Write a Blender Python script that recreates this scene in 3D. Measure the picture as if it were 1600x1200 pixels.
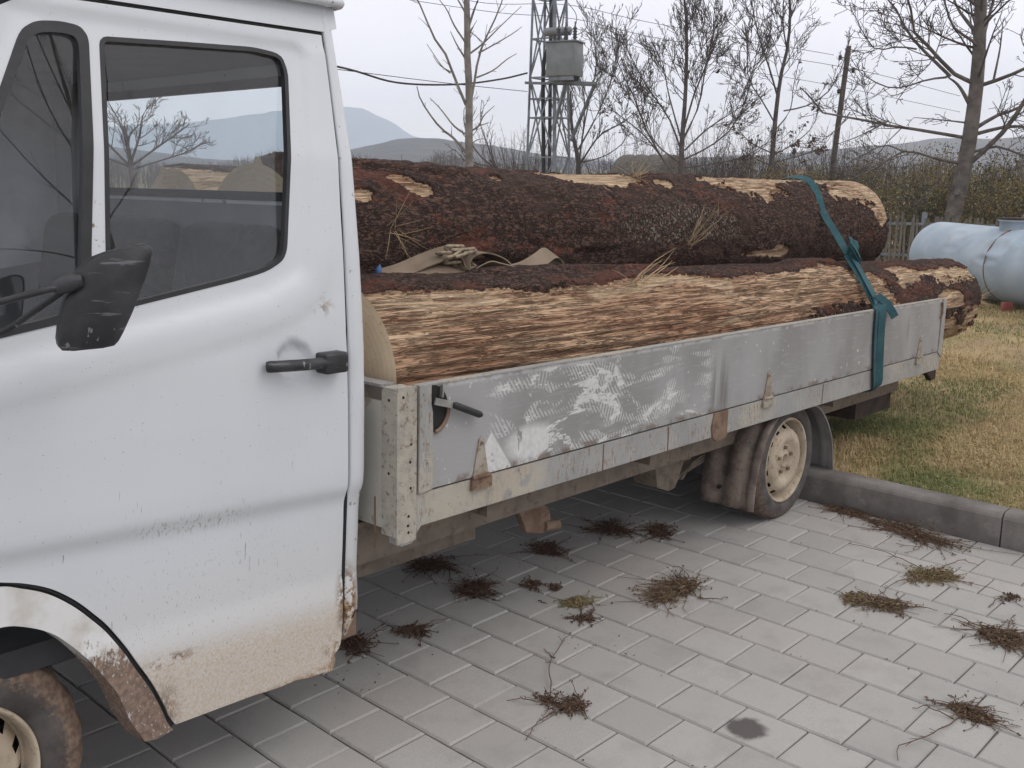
import bpy, bmesh, math, random
import numpy as np
from mathutils import Vector, Matrix, geometry

for o in list(bpy.data.objects): bpy.data.objects.remove(o)
SC = bpy.context.scene
COL = SC.collection
RNG = np.random.default_rng(11)

# ------------------------------------------------------------------ camera
cam = bpy.data.cameras.new('camera'); cam_o = bpy.data.objects.new('camera', cam); COL.objects.link(cam_o)
fw = Vector((0.71155404, 0.67103146, -0.20834496)).normalized()
rt = fw.cross(Vector((0, 0, 1))).normalized(); up = rt.cross(fw)
ro = 0.0019
rt, up = rt*math.cos(ro)+up*math.sin(ro), up*math.cos(ro)-rt*math.sin(ro)
CAM = Vector((-1.7757803, -2.41430817, 1.60344479))
m = Matrix((rt, up, -fw)).transposed().to_4x4(); m.translation = CAM
cam_o.matrix_world = m
cam.sensor_width = 36; cam.lens = 36*1588.5/1600; cam.clip_start = .05; cam.clip_end = 20000
SC.camera = cam_o

# ------------------------------------------------------------------ sky, sun, exposure
SUN_EL, SUN_AZ = math.radians(52), math.radians(152)       # soft light through thin cloud, from behind the camera
wd = bpy.data.worlds.new('World'); SC.world = wd; wd.use_nodes = True
wt = wd.node_tree; wt.nodes.clear()
def wn(t, **k):
    n = wt.nodes.new(t)
    for a, b in k.items(): setattr(n, a, b)
    return n
w_out = wn('ShaderNodeOutputWorld'); w_bg = wn('ShaderNodeBackground'); w_sky = wn('ShaderNodeTexSky')
w_sky.sky_type = 'NISHITA'; w_sky.sun_disc = False; w_sky.sun_elevation = SUN_EL; w_sky.sun_rotation = SUN_AZ
w_sky.air_density = 1.0; w_sky.dust_density = 2.0
w_tc = wn('ShaderNodeTexCoord'); w_sep = wn('ShaderNodeSeparateXYZ'); w_ramp = wn('ShaderNodeValToRGB')
wt.links.new(w_tc.outputs['Generated'], w_sep.inputs[0]); wt.links.new(w_sep.outputs['Z'], w_ramp.inputs[0])
e = w_ramp.color_ramp.elements
e[0].position = 0.0; e[0].color = (11.4, 10.4, 10.5, 1)
e[1].position = 1.0; e[1].color = (8.3, 8.25, 8.2, 1)
x = e.new(.07); x.color = (10.2, 9.9, 10.8, 1)
x = e.new(.5); x.color = (8.5, 8.45, 8.6, 1); x = e.new(.22); x.color = (9.2, 9.1, 10.1, 1)
w_map = wn('ShaderNodeMapping'); w_map.inputs['Scale'].default_value = (1, 1, 3.2)
w_noi = wn('ShaderNodeTexNoise'); w_noi.inputs['Scale'].default_value = 2.2; w_noi.inputs['Detail'].default_value = 5
wt.links.new(w_tc.outputs['Generated'], w_map.inputs[0]); wt.links.new(w_map.outputs[0], w_noi.inputs[0])
w_mr = wn('ShaderNodeMapRange'); w_mr.inputs['From Min'].default_value = .3; w_mr.inputs['From Max'].default_value = .7
w_mr.inputs['To Min'].default_value = .9; w_mr.inputs['To Max'].default_value = 1.06
wt.links.new(w_noi.outputs[0], w_mr.inputs[0])
w_mul = wn('ShaderNodeVectorMath', operation='SCALE')
wt.links.new(w_ramp.outputs[0], w_mul.inputs[0]); wt.links.new(w_mr.outputs[0], w_mul.inputs['Scale'])
w_mix = wn('ShaderNodeMix', data_type='RGBA'); w_mix.inputs[0].default_value = .93
wt.links.new(w_sky.outputs[0], w_mix.inputs[6]); wt.links.new(w_mul.outputs[0], w_mix.inputs[7])
wt.links.new(w_mix.outputs[2], w_bg.inputs[0]); w_bg.inputs[1].default_value = .119
wt.links.new(w_bg.outputs[0], w_out.inputs[0])
sl = bpy.data.lights.new('sun', 'SUN'); so = bpy.data.objects.new('sun', sl); COL.objects.link(so)
sl.energy = .7; sl.angle = math.radians(35); sl.color = (1, .95, .9)
sd = Vector((math.sin(SUN_AZ)*math.cos(SUN_EL), math.cos(SUN_AZ)*math.cos(SUN_EL), math.sin(SUN_EL)))
so.rotation_euler = sd.to_track_quat('Z', 'Y').to_euler()
so.location = sd*30
vs = SC.view_settings
vs.view_transform = 'Standard'; vs.look = 'None'; vs.exposure = 0.22; vs.gamma = 1; vs.use_curve_mapping = False
SC.render.engine = 'CYCLES'
SC.cycles.use_denoising = True
SC.cycles.max_bounces = 6; SC.cycles.transparent_max_bounces = 12; SC.cycles.volume_bounces = 2
SC.cycles.caustics_reflective = False; SC.cycles.caustics_refractive = False

# ------------------------------------------------------------------ helpers
def fin(o, label=None, cat=None, group=None, kind=None):
    if label: o['label'] = label
    if cat: o['category'] = cat
    if group: o['group'] = group
    if kind: o['kind'] = kind
    return o
def empty(name, mw=None, parent=None):
    o = bpy.data.objects.new(name, None); COL.objects.link(o); o.empty_display_size = .1
    if parent: o.parent = parent
    if mw is not None: o.matrix_world = mw
    return o
def add(name, me, parent=None, mw=None):
    o = bpy.data.objects.new(name, me); COL.objects.link(o)
    if parent is not None: o.parent = parent
    if mw is not None: o.matrix_world = mw
    return o
def np_mesh(name, v, tris, mat, smooth=True, cols=None, attrs=None):
    v = np.asarray(v, np.float32); tris = np.asarray(tris, np.int32); k = tris.shape[1]
    me = bpy.data.meshes.new(name)
    me.vertices.add(len(v)); me.vertices.foreach_set('co', v.ravel())
    me.loops.add(tris.size); me.loops.foreach_set('vertex_index', tris.ravel())
    me.polygons.add(len(tris)); me.polygons.foreach_set('loop_start', np.arange(len(tris), dtype=np.int32)*k)
    me.polygons.foreach_set('loop_total', np.full(len(tris), k, np.int32))
    me.polygons.foreach_set('use_smooth', np.full(len(tris), smooth))
    if attrs:
        for n, a in attrs.items():
            at = me.attributes.new(n, 'FLOAT', 'POINT'); at.data.foreach_set('value', np.asarray(a, np.float32))
    me.materials.append(mat); me.update(); me.validate()
    return me
class MB:
    def __init__(s): s.v = []; s.f = []; s.sm = []
    def poly(s, pts, faces, smooth=False):
        b = len(s.v); s.v += [tuple(p) for p in pts]
        for f in faces: s.f.append(tuple(b+i for i in f)); s.sm.append(smooth)
    def box(s, a, b, bev=0.0):
        (x0, y0, z0), (x1, y1, z1) = a, b
        if bev <= 0:
            s.poly([(x0,y0,z0),(x1,y0,z0),(x1,y1,z0),(x0,y1,z0),(x0,y0,z1),(x1,y0,z1),(x1,y1,z1),(x0,y1,z1)],
                   [(0,3,2,1),(4,5,6,7),(0,1,5,4),(1,2,6,5),(2,3,7,6),(3,0,4,7)]); return
        bm = bmesh.new(); r = bmesh.ops.create_cube(bm, size=1)
        for q in bm.verts: q.co = Vector(((x0+x1)/2+q.co.x*(x1-x0), (y0+y1)/2+q.co.y*(y1-y0), (z0+z1)/2+q.co.z*(z1-z0)))
        bmesh.ops.bevel(bm, geom=list(bm.edges), offset=bev, segments=2, affect='EDGES', profile=.5)
        bm.verts.index_update(); s.poly([q.co for q in bm.verts], [[q.index for q in f.verts] for f in bm.faces], True); bm.free()
    def obox(s, c, ax, ay, az, h):          # oriented box: centre, three axes, half sizes
        c, ax, ay, az = map(Vector, (c, ax, ay, az)); P = []
        for k in (-1, 1):
            for (i, j) in ((-1,-1),(1,-1),(1,1),(-1,1)): P.append(c+ax*h[0]*i+ay*h[1]*j+az*h[2]*k)
        s.poly(P, [(0,3,2,1),(4,5,6,7),(0,1,5,4),(1,2,6,5),(2,3,7,6),(3,0,4,7)])
    def bar(s, a, b, w, t=None, upv=(0,0,1)):
        a, b = Vector(a), Vector(b); d = (b-a); L = d.length; d.normalize()
        sx = d.cross(Vector(upv))
        if sx.length < 1e-4: sx = d.cross(Vector((1,0,0)))
        sx.normalize(); sy = sx.cross(d)
        s.obox((a+b)/2, d, sx, sy, (L/2, w/2, (t or w)/2))
    def tube(s, pts, r, n=8, cap=True, smooth=True):
        pts = [Vector(p) for p in pts]; K = len(pts)
        rr = r if hasattr(r, '__len__') else [r]*K
        d0 = (pts[1]-pts[0]).normalized(); a = d0.orthogonal().normalized(); P = []
        for i, p in enumerate(pts):
            d = (pts[min(i+1, K-1)]-pts[max(i-1, 0)]).normalized()
            a = (a-d*a.dot(d)); a = a.normalized() if a.length > 1e-6 else d.orthogonal().normalized(); b = d.cross(a)
            for j in range(n):
                t = 2*math.pi*j/n; P.append(p+(a*math.cos(t)+b*math.sin(t))*rr[i])
        F = [(i*n+j, i*n+(j+1)%n, (i+1)*n+(j+1)%n, (i+1)*n+j) for i in range(K-1) for j in range(n)]
        s.poly(P, F, smooth)
        if cap: s.poly([P[j] for j in range(n)], [tuple(reversed(range(n)))]); s.poly(P[-n:], [tuple(range(n))])
    def prism(s, pts2, axis, a0, a1):      # 2-D outline extruded along axis ('y': pts are x,z ; 'x': pts are y,z ; 'z')
        def mk(p, a): return (p[0], a, p[1]) if axis == 'y' else ((a, p[0], p[1]) if axis == 'x' else (p[0], p[1], a))
        n = len(pts2); P = [mk(p, a0) for p in pts2]+[mk(p, a1) for p in pts2]
        F = [tuple(range(n)), tuple(reversed(range(n, 2*n)))]+[(i, n+i, n+(i+1)%n, (i+1)%n) for i in range(n)]
        s.poly(P, F)
    def lathe(s, prof, c, axis, n=48, skip=None, smooth=True):     # prof: (radius, along)
        c, axis = Vector(c), Vector(axis).normalized(); a = axis.orthogonal().normalized(); b = axis.cross(a)
        P = [c+axis*h+(a*math.cos(2*math.pi*j/n)+b*math.sin(2*math.pi*j/n))*r for r, h in prof for j in range(n)]
        F = [(i*n+j, i*n+(j+1)%n, (i+1)*n+(j+1)%n, (i+1)*n+j) for i in range(len(prof)-1) for j in range(n) if not (skip and skip(i, j))]
        s.poly(P, F, smooth)
    def ribbon(s, pts, wv, th=.002):
        pts = [Vector(p) for p in pts]; K = len(pts); P = []
        W = [Vector(q) for q in wv] if isinstance(wv[0], (tuple, list, Vector)) else [Vector(wv)]*K
        for i in range(K):
            d = (pts[min(i+1, K-1)]-pts[max(i-1, 0)]).normalized(); n = d.cross(W[i]).normalized()*th
            P += [pts[i]-W[i]-n, pts[i]+W[i]-n, pts[i]+W[i]+n, pts[i]-W[i]+n]
        F = [(4*i+j, 4*i+(j+1)%4, 4*i+4+(j+1)%4, 4*i+4+j) for i in range(K-1) for j in range(4)]+[(3,2,1,0), (4*K-4,4*K-3,4*K-2,4*K-1)]
        s.poly(P, F, False)
    def build(s, name, mat, parent=None, mw=None, recalc=True):
        me = bpy.data.meshes.new(name); me.from_pydata([tuple(p) for p in s.v], [], s.f); me.materials.append(mat)
        me.polygons.foreach_set('use_smooth', s.sm); me.update()
        if recalc:
            bm = bmesh.new(); bm.from_mesh(me); bmesh.ops.delete(bm, geom=[q for q in bm.verts if not q.link_faces], context='VERTS'); bmesh.ops.recalc_face_normals(bm, faces=bm.faces); bm.to_mesh(me); bm.free()
        return add(name, me, parent, mw)
def spline(pts, n=8):                       # Catmull-Rom through points
    P = [Vector(p) for p in pts]; P = [P[0]*2-P[1]]+P+[P[-1]*2-P[-2]]; out = []
    for i in range(1, len(P)-2):
        for k in range(n):
            t = k/n; a, b, c, d = P[i-1:i+3]
            out.append(.5*((2*b)+(c-a)*t+(2*a-5*b+4*c-d)*t*t+(3*b-a-3*c+d)*t**3))
    out.append(P[-2]); return out
def inpoly(p, poly):
    x, y = p[:, 0], p[:, 1]; r = np.zeros(len(p), bool); n = len(poly)
    for i in range(n):
        (x0, y0), (x1, y1) = poly[i], poly[(i+1) % n]
        c = (y0 > y) != (y1 > y)
        with np.errstate(divide='ignore', invalid='ignore'): r ^= c & (x < (x1-x0)*(y-y0)/(y1-y0+1e-12)+x0)
    return r
def polydist(p, poly, closed=True):
    d = np.full(len(p), 1e9); n = len(poly)
    for i in range(n if closed else n-1):
        a = np.array(poly[i]); b = np.array(poly[(i+1) % n]); ab = b-a
        t = np.clip(((p-a)@ab)/(ab@ab+1e-12), 0, 1); d = np.minimum(d, np.hypot(*(p-a-t[:, None]*ab).T))
    return d
def sstep(x, a, b): t = np.clip((x-a)/(b-a), 0, 1); return t*t*(3-2*t)
def subdiv(poly, st):
    out = []
    for i in range(len(poly)):
        a, b = np.array(poly[i]), np.array(poly[(i+1) % len(poly)]); k = max(1, int(np.hypot(*(b-a))/st))
        out += [tuple(a+(b-a)*j/k) for j in range(k)]
    return out
def smooth_poly(poly, it=2, st=.05):                # Chaikin corner cutting
    P = [np.array(p, float) for p in (subdiv(poly, st) if st else poly)]
    for _ in range(it):
        Q = []
        for i in range(len(P)):
            a, b = P[i], P[(i+1) % len(P)]; Q += [a*.8+b*.2, a*.2+b*.8]
        P = Q
    return [tuple(p) for p in P]
def panel(name, outer, holes, yfun, mat, parent, st=.03, th=.004, swap=False):
    """sheet in the x-z plane with holes, pushed to y = yfun(x,z), with thickness th towards +y (swap: sheet in y-z, pushed in x)"""
    loops = [subdiv(outer, st)]+[subdiv(h, st) for h in holes]; V = []; E = []
    for L in loops:
        b = len(V); V += L; E += [(b+i, b+(i+1) % len(L)) for i in range(len(L))]
    A = np.array(outer); g0, g1 = A.min(0), A.max(0)
    gx, gz = np.meshgrid(np.arange(g0[0], g1[0], st), np.arange(g0[1], g1[1], st)); G = np.stack([gx.ravel(), gz.ravel()], 1)
    k = inpoly(G, outer) & (polydist(G, outer) > st*.5)
    for h in holes: k &= ~inpoly(G, h) & (polydist(G, h) > st*.5)
    V += [tuple(q) for q in G[k]]
    vo, _, fo, *_r = geometry.delaunay_2d_cdt([Vector(q) for q in V], E, [], 0, 1e-5)
    P = np.array([tuple(q) for q in vo]); F = np.array([tuple(f) for f in fo])
    c = P[F].mean(1); k = inpoly(c, outer)
    for h in holes: k &= ~inpoly(c, h)
    F = F[k]; a2 = P[F[:, 1]]-P[F[:, 0]]; b2 = P[F[:, 2]]-P[F[:, 0]]; ar = a2[:, 0]*b2[:, 1]-a2[:, 1]*b2[:, 0]
    F = np.where((ar < 0)[:, None], F[:, ::-1], F)[np.abs(ar) > 2e-7]; y = yfun(P[:, 0], P[:, 1]); n = len(P)
    fr = np.stack([P[:, 0], y, P[:, 1]], 1); bk = np.stack([P[:, 0], y+th, P[:, 1]], 1)
    if swap: fr = fr[:, [1, 0, 2]]; bk = bk[:, [1, 0, 2]]
    cnt = {}
    for f in F:
        for i in range(3):
            a, b = f[i], f[(i+1) % 3]; cnt.setdefault((min(a, b), max(a, b)), []).append((a, b))
    be = [q[0] for q in cnt.values() if len(q) == 1]
    mb = MB(); mb.poly(fr, [tuple(f) for f in F], th > 0)
    if th > 0:
        mb.poly(bk, [tuple(f[::-1]) for f in F], True)
        for a, b in be: mb.poly([fr[a], fr[b], bk[b], bk[a]], [(0, 1, 2, 3)])
    return mb.build(name, mat, parent, recalc=False)
# value noise
def _h(i, j, k, s):
    n = (i.astype(np.int64)*374761393+j.astype(np.int64)*668265263+k.astype(np.int64)*2147483647+s*1274126177) & 0xffffffff
    n = ((n ^ (n >> 13))*1274126177) & 0xffffffff; n = (n ^ (n >> 16)) & 0xffffff
    return n/float(0xffffff)
def vnoise(x, y, z, s=0):
    i, j, k = np.floor(x), np.floor(y), np.floor(z); fx, fy, fz = x-i, y-j, z-k
    fx, fy, fz = [t*t*(3-2*t) for t in (fx, fy, fz)]; r = 0
    for a in (0, 1):
        for b in (0, 1):
            for c in (0, 1):
                r = r+_h(i+a, j+b, k+c, s)*(fx if a else 1-fx)*(fy if b else 1-fy)*(fz if c else 1-fz)
    return r
def fbm(x, y, z, o=4, s=0):
    r = 0; a = .5; t = 0
    for i in range(o): r = r+a*vnoise(x, y, z, s+i); t += a; a *= .5; x, y, z = x*2.03, y*2.03, z*2.03
    return r/t
def tubes(polys, rads, n):
    """many polylines with the same number of points -> verts, quads"""
    P = np.asarray(polys, float); R = np.asarray(rads, float); N, K, _ = P.shape
    D = np.empty_like(P); D[:, 1:-1] = P[:, 2:]-P[:, :-2]; D[:, 0] = P[:, 1]-P[:, 0]; D[:, -1] = P[:, -1]-P[:, -2]
    D /= np.linalg.norm(D, axis=2, keepdims=True)+1e-12
    ref = np.where(np.abs(D[..., 2:3]) > .9, np.array([1., 0, 0]), np.array([0, 0, 1.]))
    A = np.cross(D, ref); A /= np.linalg.norm(A, axis=2, keepdims=True)+1e-12; B = np.cross(D, A)
    t = 2*np.pi*np.arange(n)/n
    V = P[:, :, None]+(A[:, :, None]*np.cos(t)[None, None, :, None]+B[:, :, None]*np.sin(t)[None, None, :, None])*R[:, :, None, None]
    i, k, j = np.meshgrid(np.arange(N), np.arange(K-1), np.arange(n), indexing='ij'); b = (i*K+k)*n
    F = np.stack([b+j, b+(j+1) % n, b+n+(j+1) % n, b+n+j], -1).reshape(-1, 4)
    return V.reshape(-1, 3), F
def merge(parts):
    V = []; F = []; b = 0
    for v, f in parts:
        V.append(v); F.append(f+b); b += len(v)
    return np.concatenate(V), np.concatenate(F)

# ------------------------------------------------------------------ material helper
class Mat:
    def __init__(s, name, rough=.7, metal=0, spec=.5):
        s.m = bpy.data.materials.new(name); s.m.use_nodes = True; s.t = s.m.node_tree
        s.b = s.t.nodes['Principled BSDF']; s.b.inputs['Roughness'].default_value = rough
        s.b.inputs['Metallic'].default_value = metal; s.b.inputs['Specular IOR Level'].default_value = spec
        s._oc = None
    def n(s, t, **k):
        n = s.t.nodes.new(t)
        for a, b in k.items(): setattr(n, a, b)
        return n
    def ln(s, a, b): s.t.links.new(a, b)
    def put(s, sock, v):
        if isinstance(v, bpy.types.NodeSocket): s.ln(v, sock)
        elif isinstance(v, (tuple, list)): sock.default_value = tuple(v)+(1,) if len(v) == 3 and sock.type == 'RGBA' else tuple(v)
        else: sock.default_value = v
    def oc(s):
        if s._oc is None: s._oc = s.n('ShaderNodeTexCoord').outputs['Object']
        return s._oc
    def wpos(s): return s.n('ShaderNodeNewGeometry').outputs['Position']
    def map(s, v, scale=(1,1,1), rot=(0,0,0), loc=(0,0,0)):
        n = s.n('ShaderNodeMapping'); s.ln(v, n.inputs[0]); n.inputs['Scale'].default_value = scale; n.inputs['Rotation'].default_value = rot; n.inputs['Location'].default_value = loc
        return n.outputs[0]
    def noise(s, scale=5, det=4, v=None, rough=.55, dist=0):
        n = s.n('ShaderNodeTexNoise'); s.ln(v if v is not None else s.oc(), n.inputs[0])
        n.inputs['Scale'].default_value = scale; n.inputs['Detail'].default_value = det; n.inputs['Roughness'].default_value = rough; n.inputs['Distortion'].default_value = dist
        return n.outputs[0]
    def voro(s, scale=5, v=None, feat='F1', out='Distance'):
        n = s.n('ShaderNodeTexVoronoi', feature=feat); s.ln(v if v is not None else s.oc(), n.inputs[0]); n.inputs['Scale'].default_value = scale
        return n.outputs[out]
    def mr(s, v, a, b, c=0., d=1., smooth=True):
        n = s.n('ShaderNodeMapRange', interpolation_type='SMOOTHSTEP' if smooth else 'LINEAR', clamp=True)
        s.put(n.inputs[0], v)
        for i, q in enumerate((a, b, c, d)): n.inputs[i+1].default_value = q
        return n.outputs[0]
    def math(s, op, a, b=0., c=0.):
        n = s.n('ShaderNodeMath', operation=op); s.put(n.inputs[0], a); s.put(n.inputs[1], b); s.put(n.inputs[2], c); return n.outputs[0]
    def mul(s, a, b): return s.math('MULTIPLY', a, b)
    def mx(s, a, b): return s.math('MAXIMUM', a, b)
    def mix(s, f, a, b):
        n = s.n('ShaderNodeMix', data_type='RGBA'); s.put(n.inputs[0], f); s.put(n.inputs[6], a); s.put(n.inputs[7], b); return n.outputs[2]
    def xyz(s, v=None):
        n = s.n('ShaderNodeSeparateXYZ'); s.ln(v if v is not None else s.oc(), n.inputs[0]); return n.outputs
    def attr(s, name): return s.n('ShaderNodeAttribute', attribute_name=name).outputs['Fac']
    def rnd(s): return s.n('ShaderNodeObjectInfo').outputs['Random']
    def near(s, px, pz, r0, r1, v=None, sx=1., sz=1.):       # 1 near the point (x,z) of the object, 0 away
        o = s.xyz(v); a = s.mul(s.math('SUBTRACT', o[0], px), sx); b = s.mul(s.math('SUBTRACT', o[2], pz), sz)
        return s.mr(s.math('SQRT', s.math('ADD', s.mul(a, a), s.mul(b, b))), r0, r1, 1., 0.)
    def bump(s, h, st=.3, d=.01, prev=None):
        n = s.n('ShaderNodeBump'); n.inputs['Strength'].default_value = st; n.inputs['Distance'].default_value = d; s.put(n.inputs['Height'], h)
        if prev is not None: s.ln(prev, n.inputs['Normal'])
        return n.outputs[0]
    def done(s, col, rough=None, normal=None):
        s.put(s.b.inputs['Base Color'], col)
        if rough is not None: s.put(s.b.inputs['Roughness'], rough)
        if normal is not None: s.ln(normal, s.b.inputs['Normal'])
        return s.m
def simple(name, c, var=.25, scale=6, rough=.7, metal=0, bump=.15, spec=.5):
    k = Mat(name, rough, metal, spec); f = k.noise(scale, 5)
    lo = tuple(q*(1-var) for q in c); hi = tuple(min(1, q*(1+var)) for q in c)
    return k.done(k.mix(k.mr(f, .3, .7), lo, hi), None, k.bump(k.noise(scale*6, 4), bump, .004))
MT = {}

# ------------------------------------------------------------------ materials
def m_paver():
    k = Mat('paver_concrete', .88, spec=.25); w = k.wpos(); o = k.xyz(w)
    r = k.rnd()
    base = k.mix(k.mr(r, 0, 1), (.365, .353, .338), (.425, .410, .392))
    pinkish = k.mr(k.noise(1.1, 3, w), .5, .68)
    base = k.mix(k.mul(pinkish, .55), base, (.42, .372, .35))
    grain = k.noise(320, 3, w); base = k.mix(k.mul(k.mr(grain, .35, .7), .45), base, (.25, .243, .236))
    blot = k.mr(k.noise(6, 6, w, .65), .46, .72); base = k.mix(k.mul(blot, .42), base, (.26, .248, .236))
    spot = k.mr(k.voro(38, w), .02, .07, 1., 0.); base = k.mix(k.mul(spot, k.mul(k.mr(k.noise(3, 2, w), .52, .62), .7)), base, (.09, .08, .075))
    # oil stain
    a = k.math('SUBTRACT', o[0], .66); b = k.math('SUBTRACT', o[1], -1.063)
    d = k.math('SQRT', k.math('ADD', k.mul(a, a), k.mul(b, b)))
    d = k.math('ADD', d, k.mul(k.math('SUBTRACT', k.noise(26, 4, w), .5), .05))
    base = k.mix(k.mul(k.mr(d, .044, .072, 1., 0.), .85), base, (.06, .05, .048))
    return k.done(base, None, k.bump(grain, .25, .002, k.bump(k.noise(60, 3, w), .2, .003)))
def m_soil():
    k = Mat('joint_sand', .95, spec=.1); w = k.wpos()
    return k.done(k.mix(k.mr(k.noise(40, 4, w), .35, .7), (.03, .026, .024), (.1, .085, .075)))
def m_kerb():
    k = Mat('kerb_concrete', .9, spec=.2); w = k.wpos(); o = k.xyz(w)
    c = k.mix(k.mr(k.noise(9, 6, w), .3, .7), (.155, .142, .132), (.25, .23, .215))
    lime = k.mul(k.mr(k.noise(7, 5, w, .65), .5, .66), k.mul(k.mr(o[2], .02, .05), k.mr(o[2], .1, .135, 1., 0.)))
    c = k.mix(k.mul(lime, .5), c, (.36, .34, .32))
    grain = k.noise(220, 3, w); c = k.mix(k.mul(k.mr(grain, .4, .7), .4), c, (.13, .12, .11))
    c = k.mix(k.mul(k.mr(k.noise(2.3, 3, w), .42, .62), .45), c, (.085, .076, .07))
    return k.done(c, None, k.bump(grain, .3, .003))
def m_lawn():
    k = Mat('lawn_soil', .95, spec=.1); w = k.wpos()
    c = k.mix(k.mr(k.noise(2.2, 5, w), .35, .65), (.30, .22, .14), (.38, .29, .165))
    c = k.mix(k.mul(k.mr(k.noise(.9, 4, w), .5, .68), .7), c, (.16, .18, .07))
    return k.done(c, None, k.bump(k.noise(60, 4, w), .6, .02))
def m_ground():
    k = Mat('field_grass', .95, spec=.1); w = k.wpos()
    c = k.mix(k.mr(k.noise(.06, 6, w), .35, .65), (.13, .10, .06), (.10, .105, .05))
    return k.done(k.mix(k.mul(k.mr(k.noise(2, 5, w), .4, .7), .5), c, (.19, .15, .085)))
def m_blade():
    k = Mat('grass_blade', .75, spec=.2); a = k.attr('tone')
    c = k.mix(k.mr(a, 0, .5, smooth=False), (.175, .205, .08), (.43, .33, .165)); c = k.mix(k.mr(a, .5, 1., smooth=False), c, (.66, .49, .30))
    return k.done(c)
def m_cab():
    k = Mat('cab_white_paint', .33, spec=.5); v = k.oc(); o = k.xyz(v); X, Z = o[0], o[2]
    c = (.645, .665, .695)
    c = k.mix(k.mul(k.mr(k.noise(3.2, 5, v), .4, .75), .35), c, (.575, .595, .62))
    grime = k.mul(k.mr(Z, .2, .66, 1., 0.), k.mr(k.noise(170, 5, k.map(v, (1, 1, 1.3)), .8), .25, .75, .45, 1.)); c = k.mix(k.mul(grime, .8), c, (.585, .545, .48))
    low = k.mul(k.mr(k.math('ADD', Z, k.mul(X, .06)), .14, .23, 1., 0.), k.mr(k.noise(150, 6, v, .8), .35, .7, .1, 1.)); c = k.mix(k.mul(low, .85), c, (.50, .365, .22)); cr_ = k.mul(k.mr(Z, .3, .42, 1., 0.), k.mr(k.noise(160, 4, v, .7), .56, .63)); c = k.mix(k.mul(cr_, .5), c, (.38, .31, .22))
    # brown mud thrown up behind the wheel
    md = k.mul(k.near(-2.985, .2, .01, .11, v, 2.0, .7), k.mr(k.noise(110, 5, k.map(v, (1, 1, .55), (0, .5, 0)), .75), .40, .55)); c = k.mix(k.mul(md, .85), c, (.19, .125, .085))
    spl = k.mul(k.near(-2.85, .3, .15, .55, v), k.mr(k.noise(240, 2, k.map(v, (1, 1, .35), (0, .6, 0)), .6), .64, .70)); c = k.mix(k.mul(spl, .6), c, (.30, .22, .15))
    # short dark streaks
    st = k.mr(k.noise(190, 1, k.map(v, (1, 1, .10), (0, .62, 0)), .5), .715, .75)
    st = k.mul(st, k.mr(k.noise(4, 3, v), .48, .6)); st = k.mul(st, k.mul(k.mr(Z, .15, .35), k.mr(Z, .95, .6, 0., 1.)))
    c = k.mix(k.mul(st, .75), c, (.13, .10, .075))
    # streaky mud caught on the swage line
    sw = k.math('SUBTRACT', Z, k.math('ADD', .532, k.mul(X, -.053)))
    zz = k.mul(k.mr(sw, -.045, -.012), k.mr(sw, .0, .03, 1., 0.)); zx = k.mul(k.mr(X, -3.12, -2.98), k.mr(X, -2.85, -2.68, 1., 0.))
    c = k.mix(k.mul(k.mul(k.mul(zz, zx), k.mr(k.noise(170, 2, k.map(v, (1, 1, .12), (0, .6, 0))), .56, .64)), .5), c, (.24, .19, .13))
    # rust
    rn = k.noise(45, 5, v, .7)
    ru = k.mul(k.near(-2.524, 1.17, .0, .05, v, 1., 1.3), k.mr(rn, .5, .58))
    ru = k.mx(k.mul(ru, .6), k.mul(k.near(-2.43, .34, .03, .10, v, 1.8, .7), k.mr(rn, .42, .52)))
    ru = k.mx(ru, k.mul(k.near(-2.46, .2, .0, .08, v), k.mr(rn, .47, .56)))
    ru = k.mx(ru, k.mul(k.near(-2.97, .35, .0, .06, v, .6, 2.6), k.mr(rn, .46, .54)))
    ru = k.mx(ru, k.mul(k.mul(k.near(-3.108, 1.36, .0, .13, v, 3., 1.), .9), k.mr(k.noise(70, 2, v), .63, .67)))
    ru = k.mx(ru, k.mul(k.mul(k.mr(X, -2.46, -2.41), k.mr(k.noise(28, 4, v), .64, .70)), .8))
    c = k.mix(ru, c, k.mix(k.mr(k.noise(80, 3, v), .4, .6), (.30, .19, .09), (.12, .06, .035)))
    edge_ = k.mul(k.mr(k.math('ADD', Z, k.mul(k.math('ADD', X, 2.7), -.02)), .150, .178, 1., 0.), k.mr(k.noise(90, 5, k.map(v, (1, 1, .6)), .75), .42, .54)); c = k.mix(k.mul(edge_, .85), c, (.30, .175, .085)); spk = k.mr(k.noise(170, 1, v), .75, .775); c = k.mix(k.mul(spk, .5), c, (.14, .11, .09))
    rough = k.math('ADD', .3, k.mul(k.mx(grime, ru), .45))
    return k.done(c, rough, k.bump(k.noise(1.6, 1, v), .03, .012, k.bump(k.mx(ru, md), -.3, .003)))
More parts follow.
